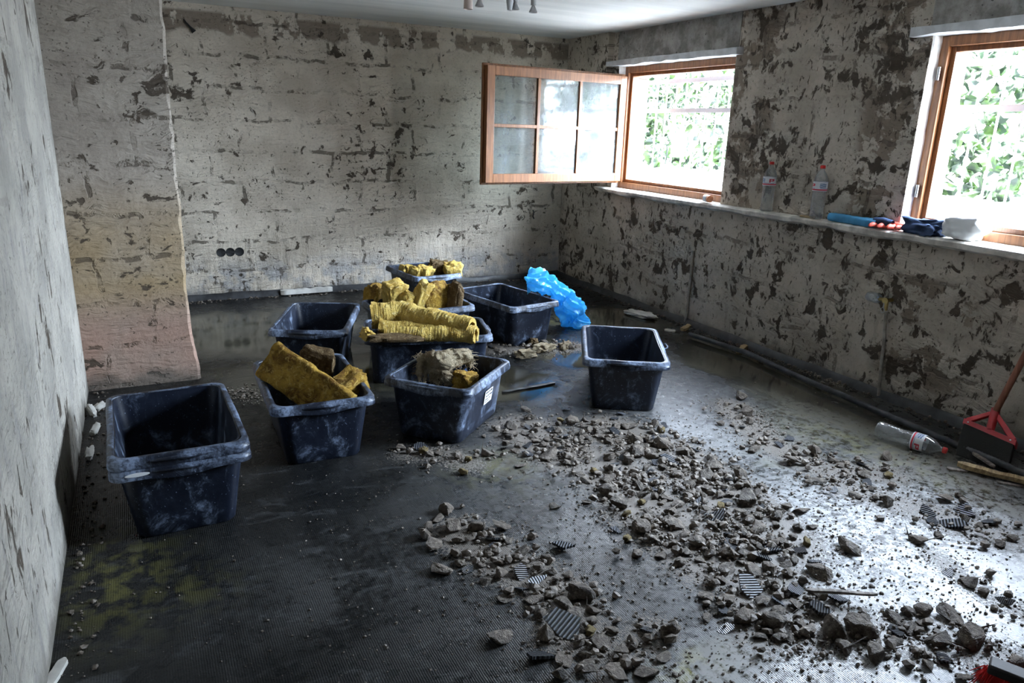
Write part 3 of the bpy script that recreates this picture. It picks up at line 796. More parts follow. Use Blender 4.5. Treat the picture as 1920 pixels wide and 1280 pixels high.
# ------------------------------------------------------------------ insulation
def sgnpow(x, p): return math.copysign(abs(x) ** p, x)
def clump_mesh(size, seed, boxy=.65, rough=.2, sub=4, fine=.05):
    bm = bmesh.new(); bmesh.ops.create_icosphere(bm, subdivisions=sub, radius=1)
    for v in bm.verts:
        p = v.co.normalized(); q = Vector((sgnpow(p.x, boxy), sgnpow(p.y, boxy), sgnpow(p.z, boxy)))
        k = 1 + rough * fb(p, 1.6, seed, 4) + fine * nz(p, 14, seed)
        v.co = Vector((q.x * size[0], q.y * size[1], q.z * size[2])) * k
    mb = MB(); mb.v = [tuple(v.co) for v in bm.verts]; mb.f = [tuple(v.index for v in f.verts) for f in bm.faces]; mb.mi = [0] * len(mb.f)
    bm.free(); return mb
def clump(name, c, size, mat, seed, rot=(0, 0, 0), **k):
    o = clump_mesh(size, seed, **k).build(name, mat, autosmooth=70); o.location = c; o.rotation_euler = rot; return o
def slab(name, P0, P1, P2, T, mat, seed, nl=46, rough=.012, bend=0.0, fray=.010):
    """batt with corners P1 (start), P2 (along the length) and P0 (along the width)"""
    P0, P1, P2 = Vector(P0), Vector(P1), Vector(P2); a = P2 - P1; b_ = P0 - P1
    Lx, Wx = a.length, b_.length; a.normalize(); nrm = a.cross(b_).normalized(); b_ = nrm.cross(a).normalized()
    c0 = P1 + a * Lx / 2 + b_ * Wx / 2
    sec = []
    r = T * .35
    for (sx, sy, a0) in ((1, 1, 0), (-1, 1, 90), (-1, -1, 180), (1, -1, 270)):
        for k in range(4):
            an = math.radians(a0 + 30 * k); sec.append((sx * (Wx / 2 - r) + r * math.cos(an), sy * (T / 2 - r) + r * math.sin(an)))
    full = []
    for i, p in enumerate(sec):
        q = sec[(i + 1) % len(sec)]; full.append(p); dd = math.hypot(q[0] - p[0], q[1] - p[1]); m_ = int(dd / .012)
        for k in range(1, m_): full.append((p[0] + (q[0] - p[0]) * k / m_, p[1] + (q[1] - p[1]) * k / m_))
    lp = []
    ends = [(-.5, .80), (-.497, .93), (-.49, 1)] + [(-.49 + .98 * i / nl, 1) for i in range(1, nl)] + [(.49, 1), (.497, .93), (.5, .8)]
    for (u, kk) in ends:
        loop = []
        for (w_, t_) in full:
            x = u * Lx; y = w_ * (kk if kk == 1 else 1 - (1 - kk) * .25); z = t_ * kk
            z += bend * (u * u - .1) * 4
            q = Vector((x, y, z)); d_ = rough * fb(q, 5, seed) + rough * .5 * nz(q, 30, seed)
            q.z += d_; q.y += fray * fb(q, 9, seed + 3); q.x += fray * fb(q, 11, seed + 6) * (abs(u) * 2) ** 4
            loop.append(q)
        lp.append(loop)
    mb = MB(); mb.loops(lp, cap0=True, cap1=True)
    o = mb.build(name, mat, autosmooth=75)
    o.matrix_world = Matrix(((a.x, b_.x, nrm.x, c0.x), (a.y, b_.y, nrm.y, c0.y), (a.z, b_.z, nrm.z, c0.z), (0, 0, 0, 1)))
    return o
def fold_roll(name, pts, rad, T, mat, seed, a0=0.0, arc=300, steps=170, flat=1.0, rough=.17):
    """a batt folded over into an open roll: C-shaped section swept along pts"""
    pts = [Vector(p) for p in pts]; org = pts[0].copy(); mb = MB(); lp = []
    def at(t):
        x = t * (len(pts) - 1); i = min(int(x), len(pts) - 2); f = x - i; f2 = f * f * (3 - 2 * f) if len(pts) > 2 else f
        f2 = .5 * f + .5 * f2
        return pts[i].lerp(pts[i + 1], f2), rad[i] + (rad[i + 1] - rad[i]) * f
    m_ = 34
    for s_ in range(steps + 1):
        t = s_ / steps; c, r = at(t); d = (at(min(1, t + .03))[0] - at(max(0, t - .03))[0]).normalized()
        side = d.cross(Vector((0, 0, 1))).normalized(); upv = side.cross(d)
        loop = []
        for k in range(m_ * 2):
            outer = k < m_; kk = k if outer else 2 * m_ - 1 - k
            an = math.radians(a0 + arc * (kk / (m_ - 1) - .5)); rr_ = r if outer else max(.004, r - T)
            if kk in (0, m_ - 1) and outer: rr_ -= T * .2
            q = c + side * (math.sin(an) * rr_) + upv * (math.cos(an) * rr_ * flat)
            k_ = rough * r * fb(q, 9, seed, 4) + .002 * nz(q, 70, seed) + .0009 * math.sin(t * 260 + 3 * nz(q, 8, 2.0)) + .006 * abs(nz(q, 22, seed))
            q += (q - c).normalized() * k_ + d * (.012 * fb(q, 16, seed + 5)) * (1 if s_ in (0, steps) else 0)
            loop.append(q - org)
        lp.append(loop)
    mb.loops(lp, cap0=True, cap1=True); o = mb.build(name, mat, autosmooth=75); o.location = org; return o
WG = 'pieces of mineral wool in the tubs'
# ochre slab in tub B
P0 = onz(473, 694, .335); P1 = ony(520, 640, P0.y - .03); P2 = onz(669, 741, .292)
o = slab('insulation_slab', P0, P1, P2, .055, M['wool_o'], 3.0, bend=.012, rough=.014)
# stretch it downwards into the tub so that the lower edge disappears behind the rim
o.scale = (1.0, 1.0, 1.0)
tag(o, 'large ochre slab of soaked insulation leaning out of a tub', 'insulation', WG)
Pm = onz(590, 680, .33)
tag(clump('insulation_scrap', Pm + Vector((.03, .06, -.03)), (.085, .035, .10), M['wool_b'], 5.0, (.3, .2, -.5), boxy=.5), 'brown soaked insulation scrap tucked behind the big ochre slab', 'insulation', WG)
tag(clump('insulation_scrap', onz(658, 724, .27), (.085, .06, .07), M['wool_o'], 8.0, (.2, -.3, .4), rough=.35, boxy=.6), 'torn yellow insulation scrap beside the lower end of the ochre slab', 'insulation', WG)
# folded rolls in tub E
def path(*q): return [onz(px, py, z) for px, py, z in q]
tag(fold_roll('insulation_roll', path((697, 592, .375), (750, 588, .385), (815, 600, .375), (884, 615, .365)), [.082, .070, .068, .055], .022, M['wool_y'], 2.0, a0=35, arc=290),
    'topmost folded yellow roll of insulation in the heaped tub', 'insulation', WG)
tag(fold_roll('insulation_roll', path((712, 612, .335), (770, 612, .338), (830, 622, .335)), [.050, .045, .035], .020, M['wool_y'], 12.0, a0=20, arc=320, flat=.75),
    'flattened yellow roll squeezed under the topmost roll', 'insulation', WG)
tag(fold_roll('insulation_roll', path((722, 625, .318), (790, 626, .322), (850, 624, .328), (893, 628, .328)), [.040, .048, .060, .062], .024, M['wool_y'], 22.0, a0=10, arc=330, flat=.85),
    'thick yellow roll whose cut end hangs over the tub rim', 'insulation', WG)
tag(clump('insulation_scrap', onz(745, 633, .312), (.155, .045, .020), M['wool_b'], 31.0, (0, 0, -.22), boxy=.5, rough=.25), 'flat brown insulation strip lying on the rim below the yellow rolls', 'insulation', WG)
tag(clump('insulation_scrap', onz(690, 627, .318), (.030, .045, .028), M['wool_y'], 35.0, (.2, .4, .2), rough=.6), 'frayed yellow tuft at the corner of the heaped tub', 'insulation', WG)
tag(clump('insulation_heap', (-2.40, -2.47, .20), (.30, .15, .11), M['wool_b'], 37.0, (0, 0, -.26), boxy=.5), 'brown insulation packed underneath the yellow rolls', 'insulation', WG)
# torn pieces in tub F
for (px, py, z, size, mk, sd, rot, lab) in (
    (709, 556, .300, (.085, .07, .085), 'wool_o', 41, (.1, .2, .3), 'rounded ochre insulation lump in the corner behind the yellow rolls'),
    (742, 556, .325, (.085, .07, .115), 'wool_y', 43, (.1, -.2, .2), 'bulging bright yellow insulation lump behind the rolls'),
    (772, 568, .290, (.09, .06, .075), 'wool_y', 45, (.0, .3, .1), 'low crumpled yellow insulation lump under the pointed one'),
    (790, 557, .335, (.055, .05, .115), 'wool_y', 47, (.2, .35, .5), 'pointed yellow insulation peak standing up behind the rolls'),
    (823, 560, .315, (.105, .035, .115), 'wool_o', 49, (-.25, .0, .15), 'upright ochre insulation slab beside the dark brown one'),
    (851, 562, .315, (.030, .075, .120), 'wool_b', 51, (-.1, .25, .2), 'upright dark brown insulation slab at the tub end')):
    tag(clump('insulation_scrap', onz(px, py, z), size, M[mk], sd, rot, boxy=.55, rough=.30), lab, 'insulation', WG)
# scraps in tub I
for (px, py, z, size, mk, sd, rot, lab) in (
    (763, 506, .295, (.055, .05, .045), 'wool_y', 61, (0, .2, .2), 'small yellow scrap at the end of the tub by the back wall'),
    (779, 511, .300, (.050, .05, .045), 'wool_y', 63, (.3, .2, .8), 'yellow scrap in the front corner of the tub by the back wall'),
    (797, 509, .305, (.065, .06, .055), 'wool_y', 65, (.2, .1, .4), 'crumpled yellow scrap in front of the brown piece by the back wall'),
    (823, 503, .315, (.095, .05, .075), 'wool_b', 67, (.1, .15, .1), 'dark brown insulation piece in the tub by the back wall'),
    (849, 506, .315, (.070, .06, .065), 'wool_y', 69, (.1, -.1, -.2), 'pale yellow folded piece next to the brown one')):
    tag(clump('insulation_scrap', onz(px, py, z), size, M[mk], sd, rot, boxy=.6, rough=.40), lab, 'insulation', WG)
tag(clump('insulation_heap', (-1.764, -.70, .15), (.15, .21, .12), M['wool_b'], 71.0, (0, 0, .1), boxy=.5), 'brown insulation filling the tub by the back wall', 'insulation', WG)
# beige sodden batt in tub C
mb = MB(); cc = onz(825, 680, .30)
def fuzz(q, i, k): return q + Vector((fb(q, 11, 2.0), fb(q, 11, 5.0), fb(q, 11, 9.0))) * .018 + Vector((nz(q, 60, 1.0), nz(q, 60, 4.0), nz(q, 60, 8.0))) * .009
def limb(pp, rr_): mb.tube([onz(*q) - cc for q in pp], rr_, 40, fn=fuzz)
def dense(pp, rr_, n_=14):
    P, Rr = [], []
    for i in range(len(pp) - 1):
        for k in range(n_):
            f = k / n_; P.append(tuple(a + (b_ - a) * f for a, b_ in zip(pp[i], pp[i + 1]))); Rr.append(rr_[i] + (rr_[i + 1] - rr_[i]) * f)
    P.append(pp[-1]); Rr.append(rr_[-1]); limb(P, Rr)
dense([(788, 668, .325), (808, 674, .325), (832, 678, .320), (853, 672, .325), (872, 666, .325), (880, 678, .29)], [.012, .036, .046, .042, .036, .010])
dense([(790, 662, .335), (787, 684, .29), (786, 712, .23)], [.020, .018, .007])
dense([(800, 670, .32), (797, 690, .27), (797, 716, .22)], [.020, .014, .006])
dense([(828, 684, .30), (834, 702, .25), (842, 722, .20)], [.040, .038, .020])
dense([(815, 680, .31), (812, 700, .25), (818, 720, .20)], [.030, .022, .010])
dense([(868, 664, .33), (881, 668, .30), (882, 686, .27)], [.026, .016, .008])
R = random.Random(15); base_v = [v for v in mb.v]
for k in range(520):
    q = Vector(R.choice(base_v)); q1 = q + Vector((R.gauss(0, .016), R.gauss(0, .016), R.gauss(-.006, .012))); q2 = q1 + Vector((R.gauss(0, .010), R.gauss(0, .010), -abs(R.gauss(.008, .008))))
    mb.tube([q, q1, q2], [.0022, .0016, .0008], 4, cap=False)
o = mb.build('insulation_batt', M['wool_c'], autosmooth=75); o.location = cc
tag(o, 'muddy beige shaggy insulation batt draped in the sticker tub', 'insulation', WG)
tag(clump('insulation_scrap', onz(872, 714, .21), (.075, .055, .05), M['wool_o'], 81, (.1, .2, .6), rough=.4), 'soaked brown insulation scrap below the shaggy beige batt', 'insulation', WG)
tag(clump('film_scrap', onz(861, 696, .23), (.045, .03, .035), M['navy_cloth'], 83, (.4, .2, .6), rough=.5), 'crumpled dark blue film scrap beside the shaggy beige batt', 'plastic film')

# ------------------------------------------------------------------ blue bag
mb = MB(); spine = [(990, 525, .415, .100), (1002, 526, .415, .108), (1020, 530, .392, .092), (1040, 538, .345, .085), (1052, 553, .27, .092), (1064, 570, .20, .112), (1071, 584, .135, .128), (1078, 594, .090, .120), (1090, 601, .065, .080), (1099, 602, .055, .058), (1104, 601, .05, .02)]
pts = [onz(a, b_, c) for a, b_, c, r in spine]; rad = [r for *_, r in spine]; N = 64; lp = []
P_, R_ = [], []
for i in range(len(pts) - 1):
    for k in range(10):
        f = k / 10; P_.append(pts[i].lerp(pts[i + 1], f)); R_.append(rad[i] + (rad[i + 1] - rad[i]) * f)
P_.append(pts[-1]); R_.append(rad[-1]); org = Vector((P_[50].x, P_[50].y, 0))
for i, p in enumerate(P_):
    d = (P_[min(i + 4, len(P_) - 1)] - P_[max(i - 4, 0)]).normalized(); side = d.cross(Vector((0, 0, 1))).normalized(); upv = side.cross(d).normalized()
    loop = []
    for k in range(N):
        a = 2 * math.pi * k / N
        dirv = side * math.cos(a) + upv * math.sin(a)
        q = p + dirv * R_[i]
        fo1 = abs(nz(q, 7, 3.0)); fo2 = abs(nz(q, 16, 7.0)); fo3 = abs(math.sin(a * 5 + 3 * nz(p, 6, 1.0) + i * .07))
        fo4 = abs(nz(q, 34, 5.0)); r_ = R_[i] * (1.18 - 1.0 * fo1 - .30 * fo2 - .26 * fo3 - .06 * fo4)
        if i < 6: r_ *= 1 + .25 * math.sin(a * 3 + .5) * (1 - i / 6)
        q = p + dirv * r_; q.z = max(q.z, .006 + .012 * abs(nz(q, 20, 2)))
        loop.append(q - org)
    lp.append(loop)
mb.loops(lp, cap1=True); o = mb.build('plastic_bag', M['bag'], autosmooth=25); o.location = org
tag(o, 'crumpled bright blue plastic bag slumped behind a tub, its mouth over the rim', 'bag')

# ------------------------------------------------------------------ bottles
def make_bottle(name, crush=0.0):
    r = empty(name); mb = MB(); n = 28
    prof = [(.0, .004), (.020, .002), (.034, .0), (.041, .006), (.0425, .016)]
    z = .022
    while z < .165:
        prof += [(.0425, z), (.0405, z + .006), (.0425, z + .012)]; z += .016
    prof += [(.0435, .180), (.0440, .190), (.0435, .235), (.0425, .250), (.038, .266), (.029, .284), (.019, .298), (.0135, .306), (.0130, .312), (.0165, .314), (.0165, .317), (.0130, .318), (.0130, .328)]
    mb.lathe(prof, n)
    if crush:
        mb.v = [(x * (1 - crush * .25 * math.exp(-((z - .12) / .05) ** 2)), y * (1 - crush * .5 * math.exp(-((z - .10) / .06) ** 2)) + .006 * nz((x, y, z), 30, 2), z) for x, y, z in mb.v]
    mb.build('bottle_body', M['pet'], r, autosmooth=80)
    mb = MB(); mb.lathe([(0, .337), (.012, .337), (.0150, .334), (.0155, .318), (.0148, .3175)], 24)
    for k in range(24):
        a = 2 * math.pi * k / 24; mb.box((.0148, -.0008, .319), (.0160, .0008, .333), 0, Matrix.Rotation(a, 4, 'Z'))
    mb.build('cap', M['red_cap'], r, autosmooth=50)
    # printed label: white paper, red band, blue panel and a red flag-like mark, repeated twice round
    rows, cols = 22, 64; z0, z1 = .176, .236; vs, fs, mi = [], [], []
    for j in range(rows + 1):
        for k in range(cols):
            a = 2 * math.pi * k / cols; vs.append((.0448 * math.cos(a), .0448 * math.sin(a), z0 + (z1 - z0) * j / rows))
    glyph = ["0111111110", "0111111110", "0110001110", "0110001110", "0111111110", "0111111100", "0110000000", "0110000000", "0110000000"]
    for j in range(rows):
        for k in range(cols):
            fs.append((j * cols + k, j * cols + (k + 1) % cols, (j + 1) * cols + (k + 1) % cols, (j + 1) * cols + k))
            c = k % 32; v = 0
            if 2 <= j <= 4: v = 1
            elif 8 <= j <= 17 and 2 <= c <= 11: v = 2 if (j + c // 3) % 4 else 0
            elif 8 <= j <= 16 and 18 <= c <= 27 and glyph[16 - j][c - 18] == '1': v = 1
            elif j == 6 and 3 <= c <= 26: v = 2
            mi.append(v)
    mb = MB(); mb.v = vs; mb.f = fs; mb.mi = mi; mb.build('label', [M['label_white'], M['label_red'], M['label_blue']], r)
    return r
b1 = make_bottle('water_bottle'); p = onz(1443, 392, .993); b1.location = (p.x + .035 if p.x < .0 else .010, p.y, .994); b1.rotation_euler = (0, 0, 2.0)
b1.location = (.008, -2.80, .994)
tag(b1, 'clear plastic bottle with red cap, the one on the ledge closer to the far window', 'bottle', 'plastic water bottles')
b2 = copy_tree(b1); b2.location = (.006, -3.235, .994); b2.rotation_euler = (0, 0, 3.6)
tag(b2, 'clear plastic bottle with red cap, next to the blue cloth on the ledge', 'bottle', 'plastic water bottles')
b3 = make_bottle('water_bottle', crush=.5)
a = onz(1645, 803, .046); b_ = onz(1750, 837, .040); d = (b_ - a).normalized()
b3.rotation_euler = d.to_track_quat('Z', 'Y').to_euler(); b3.location = a
b3.rotation_euler.rotate_axis('Z', 1.2)
tag(b3, 'dented clear bottle with red cap lying on the floor near the broom', 'bottle', 'plastic water bottles')

# ------------------------------------------------------------------ things on the ledge
LZ = .995
r = empty('tin_can', (.0, -2.20, LZ + .028)); r.rotation_euler = (0, math.pi / 2, 1.35)
mb = MB(); mb.lathe([(0, -.045), (.024, -.045), (.027, -.042), (.027, .042), (.024, .045), (0, .045)], 22); mb.build('can_body', M['orange_bit'], r)
mb = MB(); mb.lathe([(.0273, -.022), (.0278, -.020), (.0278, .026), (.0273, .028)], 22); mb.build('can_label', M['label_white'], r)
tag(r, 'small orange can with pale label lying on the ledge below the far window', 'can')
o = slab('folded_cloth', (.045, -3.36, LZ + .026), (-.035, -3.36, LZ + .026), (-.035, -3.70, LZ + .024), .046, M['blue_cloth'], 9.0, rough=.006, fray=.006)
tag(o, 'folded light blue cloth lying on the ledge beside a bottle', 'cloth')
mb = MB()
for k, (x, y, a_) in enumerate(((-.022, -3.70, .2), (-.010, -3.745, .05), (.004, -3.79, -.05), (.012, -3.83, -.2))):
    c = Vector((x, y, LZ + .016)); dv = Vector((-math.cos(a_), math.sin(a_), 0)) * .05
    mb.tube([c + Vector((.03, 0, .004)), c, c + dv * .4 + Vector((0, 0, .006)), c + dv * .8, c + dv * .95 + Vector((0, 0, -.004))], [.016, .015, .014, .012, .005], 12)
mb.tube([(.035, -3.70, LZ + .02), (.04, -3.76, LZ + .022), (.04, -3.84, LZ + .02)], [.018, .024, .018], 12)
r = empty('work_glove', (0, -3.76, LZ)); mb.v = [(v[0], v[1] + 3.76, v[2] - LZ) for v in mb.v]; mb.build('fingers', M['red_glove'], r)
mb = MB(); mb.tube([(.005, -.03 + .0, .034), (.0, .03, .040), (-.004, .085, .038)], [.020, .026, .022], 14, cap=False); mb.build('cuff', M['navy_cloth'], r)
tag(r, 'red rubber glove with dark cuff on the ledge by the near window', 'glove')
o = clump('crumpled_cloth', (.02, -3.97, LZ + .038), (.06, .115, .046), M['navy_cloth'], 91, (0, 0, .05), boxy=.7, rough=.45); tag(o, 'crumpled navy cloth on the ledge under the near window', 'cloth')
o = clump('plastic_bag', (.04, -4.19, LZ + .066), (.075, .105, .068), M['white_film'], 95, (0, 0, .1), boxy=.8, rough=.3); tag(o, 'crumpled white plastic bag glaring in the near window light', 'bag')
mb = MB(); mb.box((-.014, -.05, -.006), (.014, .05, .006)); o = bevel(mb.build('wood_chip', M['raw_wood']), .003); o.location = (-.02, -3.19, LZ + .007); o.rotation_euler = (0, 0, .1); tag(o, 'small reddish wood chip lying in front of a bottle on the ledge', 'wood')

# ------------------------------------------------------------------ broom and hand brush
r = empty('broom', (-.36, -4.76, 0)); O = r.location
A_, B_ = Vector((-.245, -4.560, .140)), Vector((-.245, -4.825, .125))
lo1, lo2 = Vector((-.395, -4.640, .004)), Vector((-.365, -4.875, .004))
def hexa(mb, a, b_, c, d, nrm, t, mi=0):
    n_ = Vector(nrm) * t; vs = [a - O, b_ - O, c - O, d - O]; vs += [v + n_ for v in vs]
    mb.add(vs, [(0, 1, 2, 3), (7, 6, 5, 4), (0, 4, 5, 1), (1, 5, 6, 2), (2, 6, 7, 3), (3, 7, 4, 0)], mi)
ax = (B_ - A_).normalized(); dn = ((lo1 + lo2) / 2 - (A_ + B_) / 2).normalized(); nn_ = ax.cross(dn).normalized()
mb = MB(); hexa(mb, A_ + dn * .02 + ax * .006, B_ + dn * .02 - ax * .006, lo2, lo1, nn_, .028); bevel(mb.build('bristles', M['black_bristle'], r), .004)
mb = MB(); hexa(mb, A_ - dn * .006, B_ - dn * .006, B_ + dn * .028, A_ + dn * .028, nn_, .036)
hub = (A_ + B_) / 2 - dn * .115 + nn_ * .010
for e in (A_.lerp(B_, .06), A_.lerp(B_, .94)):
    b0 = e - dn * .0; sd = ((hub - b0).normalized().cross(nn_)).normalized() * .014
    hexa(mb, b0 - sd, b0 + sd, hub + sd * .8, hub - sd * .8, nn_, .018)
q0 = (A_ + B_) / 2 + nn_ * .014 - O; q1 = hub - dn * .02 + nn_ * .006 - O
mb.tube([q0, q0.lerp(q1, .5), q1], [.019, .020, .021], 14); bevel(mb.build('head', M['red_plastic'], r), .003)
h0 = hub + nn_ * .006; h1 = onx(1921, 668, -.175); hd = (h1 - h0).normalized()
mb = MB(); mb.tube([h0 - O - hd * .03, h1 - O, h0 + hd * .80 - O], .0155, 14); mb.build('handle', M['handle_wood'], r)
for e in (.10, .90):
    mb = MB(); mb.tube([A_.lerp(B_, e) + dn * .010 - nn_ * .002 - O, A_.lerp(B_, e) + dn * .010 - nn_ * .004 - O], .004, 8); mb.build('screw', M['steel'], r)
tag(r, 'broom with red head and wide black bristles leaning against the wall under the near window', 'broom')
r = empty('hand_brush', onz(1872, 1288, 0.0)); hb = onz(1930, 1290) - onz(1850, 1258); ang = math.atan2(hb.y, hb.x); r.rotation_euler = (0, 0, ang)
mb = MB(); mb.box((-.035, -.028, .045), (.26, .028, .075)); bevel(mb.build('block', M['brush_block'], r), .006)
mb = MB(); R = random.Random(9)
for k in range(420):
    x = R.uniform(-.045, .25); y = R.uniform(-.026, .026); q = Vector((x, y, .047)); sp = Vector((R.uniform(-.014, .014) - (.02 if x < 0 else 0), y * .9 + R.uniform(-.012, .012), -.043))
    mb.tube([q, q + sp], [.0017, .0011], 4, cap=False)
mb.box((-.033, -.024, .012), (.25, .024, .046)); mb.build('bristles', M['red_bristle'], r)
tag(r, 'dark hand brush with red bristles lying in the rubble at the picture corner', 'brush')

# ------------------------------------------------------------------ pipes and fittings
r = None
mb = MB(); pp = [onz(px, py, .028) for px, py in ((1293, 626), (1345, 643), (1400, 661), (1460, 689), (1520, 716), (1580, 741), (1640, 768), (1730, 806), (1785, 830), (1860, 862), (1960, 905))]
pt_, rd = [], []
for i in range(len(pp) - 1):
    m_ = 26
    for k in range(m_): pt_.append(pp[i].lerp(pp[i + 1], k / m_)); rd.append(.017 + (.0022 if k % 2 else 0))
c0 = pt_[0].copy(); mb.tube([q - c0 for q in pt_], rd, 10); o = mb.build('conduit_pipe', M['conduit']); o.location = c0; tag(o, 'long dusty black corrugated pipe running along the foot of the wall', 'pipe')
def wall_pipe(top, bot, rad, label, out=.022):
    a, b_ = onx(*top, -out), onx(*bot, -out); mb = MB(); n = 14; q = []
    for i in range(n + 1):
        p = a.lerp(b_, i / n); p = p + Vector((0, .004 * fb((p.z, 0, 0), 6, label.__len__()), 0)); p.z = max(p.z, .01); q.append(p - b_)
    mb.tube(q, rad, 10); o = mb.build('water_pipe', M['pipe_white']); o.location = b_; return tag(o, label, 'pipe')
wall_pipe((1300, 470), (1283, 622), .011, 'thin pale pipe running up the wall below the far window', .014)
wall_pipe((1662, 585), (1646, 752), .010, 'thin pale pipe running down the wall below the brass valve')
r = empty('valve', onx(1664, 563, -.04)); O = r.location
mb = MB(); mb.tube([(.04, 0, 0), (-.012, 0, 0)], .012, 14); mb.tube([(-.002, .0, -.06), (-.002, 0, .012)], .010, 12); mb.tube([(-.002, -.004, .0), (-.004, .05, -.002)], .012, 14); mb.build('valve_body', M['brass'], r)
mb = MB(); mb.tube([(-.014, 0, -.001), (-.022, 0, -.001)], .019, 18); mb.build('knob', M['brass'], r)
mb = MB(); q = [Vector((-.024, .004 + .012 * math.cos(t), -.058 + .015 * math.sin(t))) for t in [2 * math.pi * k / 16 for k in range(17)]]; mb.tube(q, .0022, 6, cap=False); mb.tube([(-.022, .003, -.012), (-.024, .004, -.043)], .0025, 6); mb.build('ring', M['steel'], r)
mb = MB(); mb.lathe([(.016, .0), (.026, .008), (.031, .02), (.030, .055), (.031, .075), (.026, .088), (0, .090)], 20, 0, Matrix.Translation((-.006, .045, -.001)) @ Matrix.Rotation(-math.pi / 2, 4, 'X') @ Matrix.Rotation(.12, 4, 'Y'))
mb.build('cover', M['pet'], r, autosmooth=60)
tag(r, 'brass valve with a clear plastic cup over its outlet on the wall', 'valve')
r = empty('socket_box', (-3.249, 0, .405))
for x in (-.074, 0, .074):
    mb = MB(); mb.lathe([(.0, .001), (.031, .001), (.033, .002), (.035, .004), (.037, .003), (.037, .0)], 26, 0, Matrix.Translation((x, 0, 0)) @ Matrix.Rotation(math.pi / 2, 4, 'X')); mb.build('cup', M['black_hole'], r)
mb = MB(); mb.box((-.07, -.0035, -.007), (.07, -.0005, .007)); mb.build('bridge', M['black_hole'], r)
tag(r, 'row of three round black socket boxes set low in the back wall', 'socket box')
mb = MB(); a = ony(345, 36, -.012); b_ = ony(364, 60, -.012); mb.tube([Vector((0, .012, 0)), Vector((.01, 0, -.02)), (b_ - a) * .6, b_ - a], [.005, .006, .008, .020], 8); o = mb.build('cable_stub', M['black_hole']); o.location = a; tag(o, 'black cable stub hanging from the back wall near the ceiling', 'cable')
mb = MB(); a = ony(1000, 394, -.01); mb.tube([(0, .01, 0), (.004, -.006, -.02), (-.006, -.008, -.06), (.008, -.006, -.085)], .006, 8); o = mb.build('cable_stub', M['black_hole']); o.location = a; tag(o, 'short black cable stub on the back wall below the open sash', 'cable')
# spot lamp under the ceiling, mostly above the frame
r = empty('spot_lamp', (-1.84, -2.29, H)); O = r.location
mb = MB(); mb.box((-.34, -.02, -.025), (.34, .02, 0), 0, Matrix.Rotation(.1, 4, 'Z')); bevel(mb.build('bar', M['steel'], r), .005)
for (px, py, kind) in ((878, 2, 'glass'), (899, -2, 'cone'), (956, 2, 'shade'), (966, 4, 'cone'), (1000, 10, 'cone')):
    c = onz(px, py, 2.215) - O
    hd_ = None
    mb = MB(); mb.tube([(c.x, c.y, -.02), (c.x, c.y, c.z + .02)], .005, 8); mb.tube([(c.x, c.y, c.z + .055), (c.x, c.y, c.z + .0)], .016, 14); hd_ = mb.build('lamp_holder', M['steel'], r)
    T_ = Matrix.Translation(c)
    mb = MB()
    if kind == 'cone': mb.lathe([(.008, .0), (.011, -.006), (.020, -.026), (.0255, -.036), (.0255, -.041), (.022, -.039), (0, -.036)], 20, 0, T_); mb.build('bulb', M['steel'], hd_)
    elif kind == 'glass': mb.lathe([(.020, .03), (.026, .0), (.028, -.045), (.026, -.045), (.018, .0), (0, .02)], 20, 0, T_); mb.build('lamp_shade', M['lamp_glass'], hd_)
    else: mb.lathe([(.018, .03), (.022, .0), (.014, -.05), (.010, -.05), (0, 0)], 20, 0, T_); mb.build('lamp_shade', M['lamp_grey'], hd_)
tag(r, 'ceiling spot lamp with several small bulbs', 'lamp')

# ------------------------------------------------------------------ boards, sticks and scraps lying about
def board(name, pa, pb, wd, th, mat, label, cat='wood', z=.0, seed=1.0, tilt=0.0):
    a, b_ = Vector(pa), Vector(pb); d = (b_ - a); Lx = d.length; n = 26; lp = []
    for i in range(n + 1):
        u = i / n; tp = min(1, .35 + u * 8, .35 + (1 - u) * 8); x = u * Lx
        wv = wd * tp * (1 + .22 * fb((x, 1, 0), 14, seed)); tv = th * (1 + .25 * fb((x, 4, 0), 17, seed)); yo = .10 * wd * fb((x, 8, 0), 6, seed)
        lp.append([Vector((x, yo - wv / 2, 0)), Vector((x, yo + wv / 2, 0)), Vector((x, yo + wv / 2 * .93, tv * .9)), Vector((x, yo, tv)), Vector((x, yo - wv / 2 * .93, tv * .85))])
    mb = MB(); mb.loops(lp, cap0=True, cap1=True); o = mb.build(name, mat, autosmooth=35); o.location = (a.x, a.y, a.z + z)
    o.rotation_euler = (tilt, -math.asin(max(-1, min(1, d.z / Lx))), math.atan2(d.y, d.x)); return tag(o, label, cat)
board('wood_plank', onz(1794, 873, .012), onz(1935, 908, .012), .045, .022, M['raw_wood'], 'splintered yellowish board lying on the floor in front of the broom', z=0, seed=2)
board('wood_splinter', onz(1824, 850, .03), onz(1865, 877, .02), .022, .010, M['grey_wood'], 'grey wood splinter leaning against the broom bristles', seed=4)
board('wood_splinter', onz(1775, 879), onz(1815, 885), .030, .010, M['grey_wood'], 'flat grey splinter at the end of the yellowish board', seed=6)
board('wood_stick', onz(1512, 1108, .035), onz(1645, 1116, .03), .014, .010, M['grey_wood'], 'long thin pale stick lying on the rubble heap', seed=8)
board('broken_board', Vector((-2.86, -.035, .012)), Vector((-2.40, -.03, .012)), .05, .045, M['white_bit'], 'white flaking board lying at the foot of the back wall', seed=10)
board('skirting_strip', onz(122, 1238), onz(84, 1300), .030, .014, M['white_bit'], 'pale broken strip lying along the foot of the left wall', seed=12)
board('steel_rod', onz(942, 737), onz(1040, 719), .030, .012, M['black_rod'], 'dark flat bar lying in the puddle beside the sticker tub', 'bar', seed=14)
board('wood_splinter', onz(1382, 662), onz(1402, 648), .040, .024, M['raw_wood'], 'pale wooden block beside the corrugated pipe', seed=16)
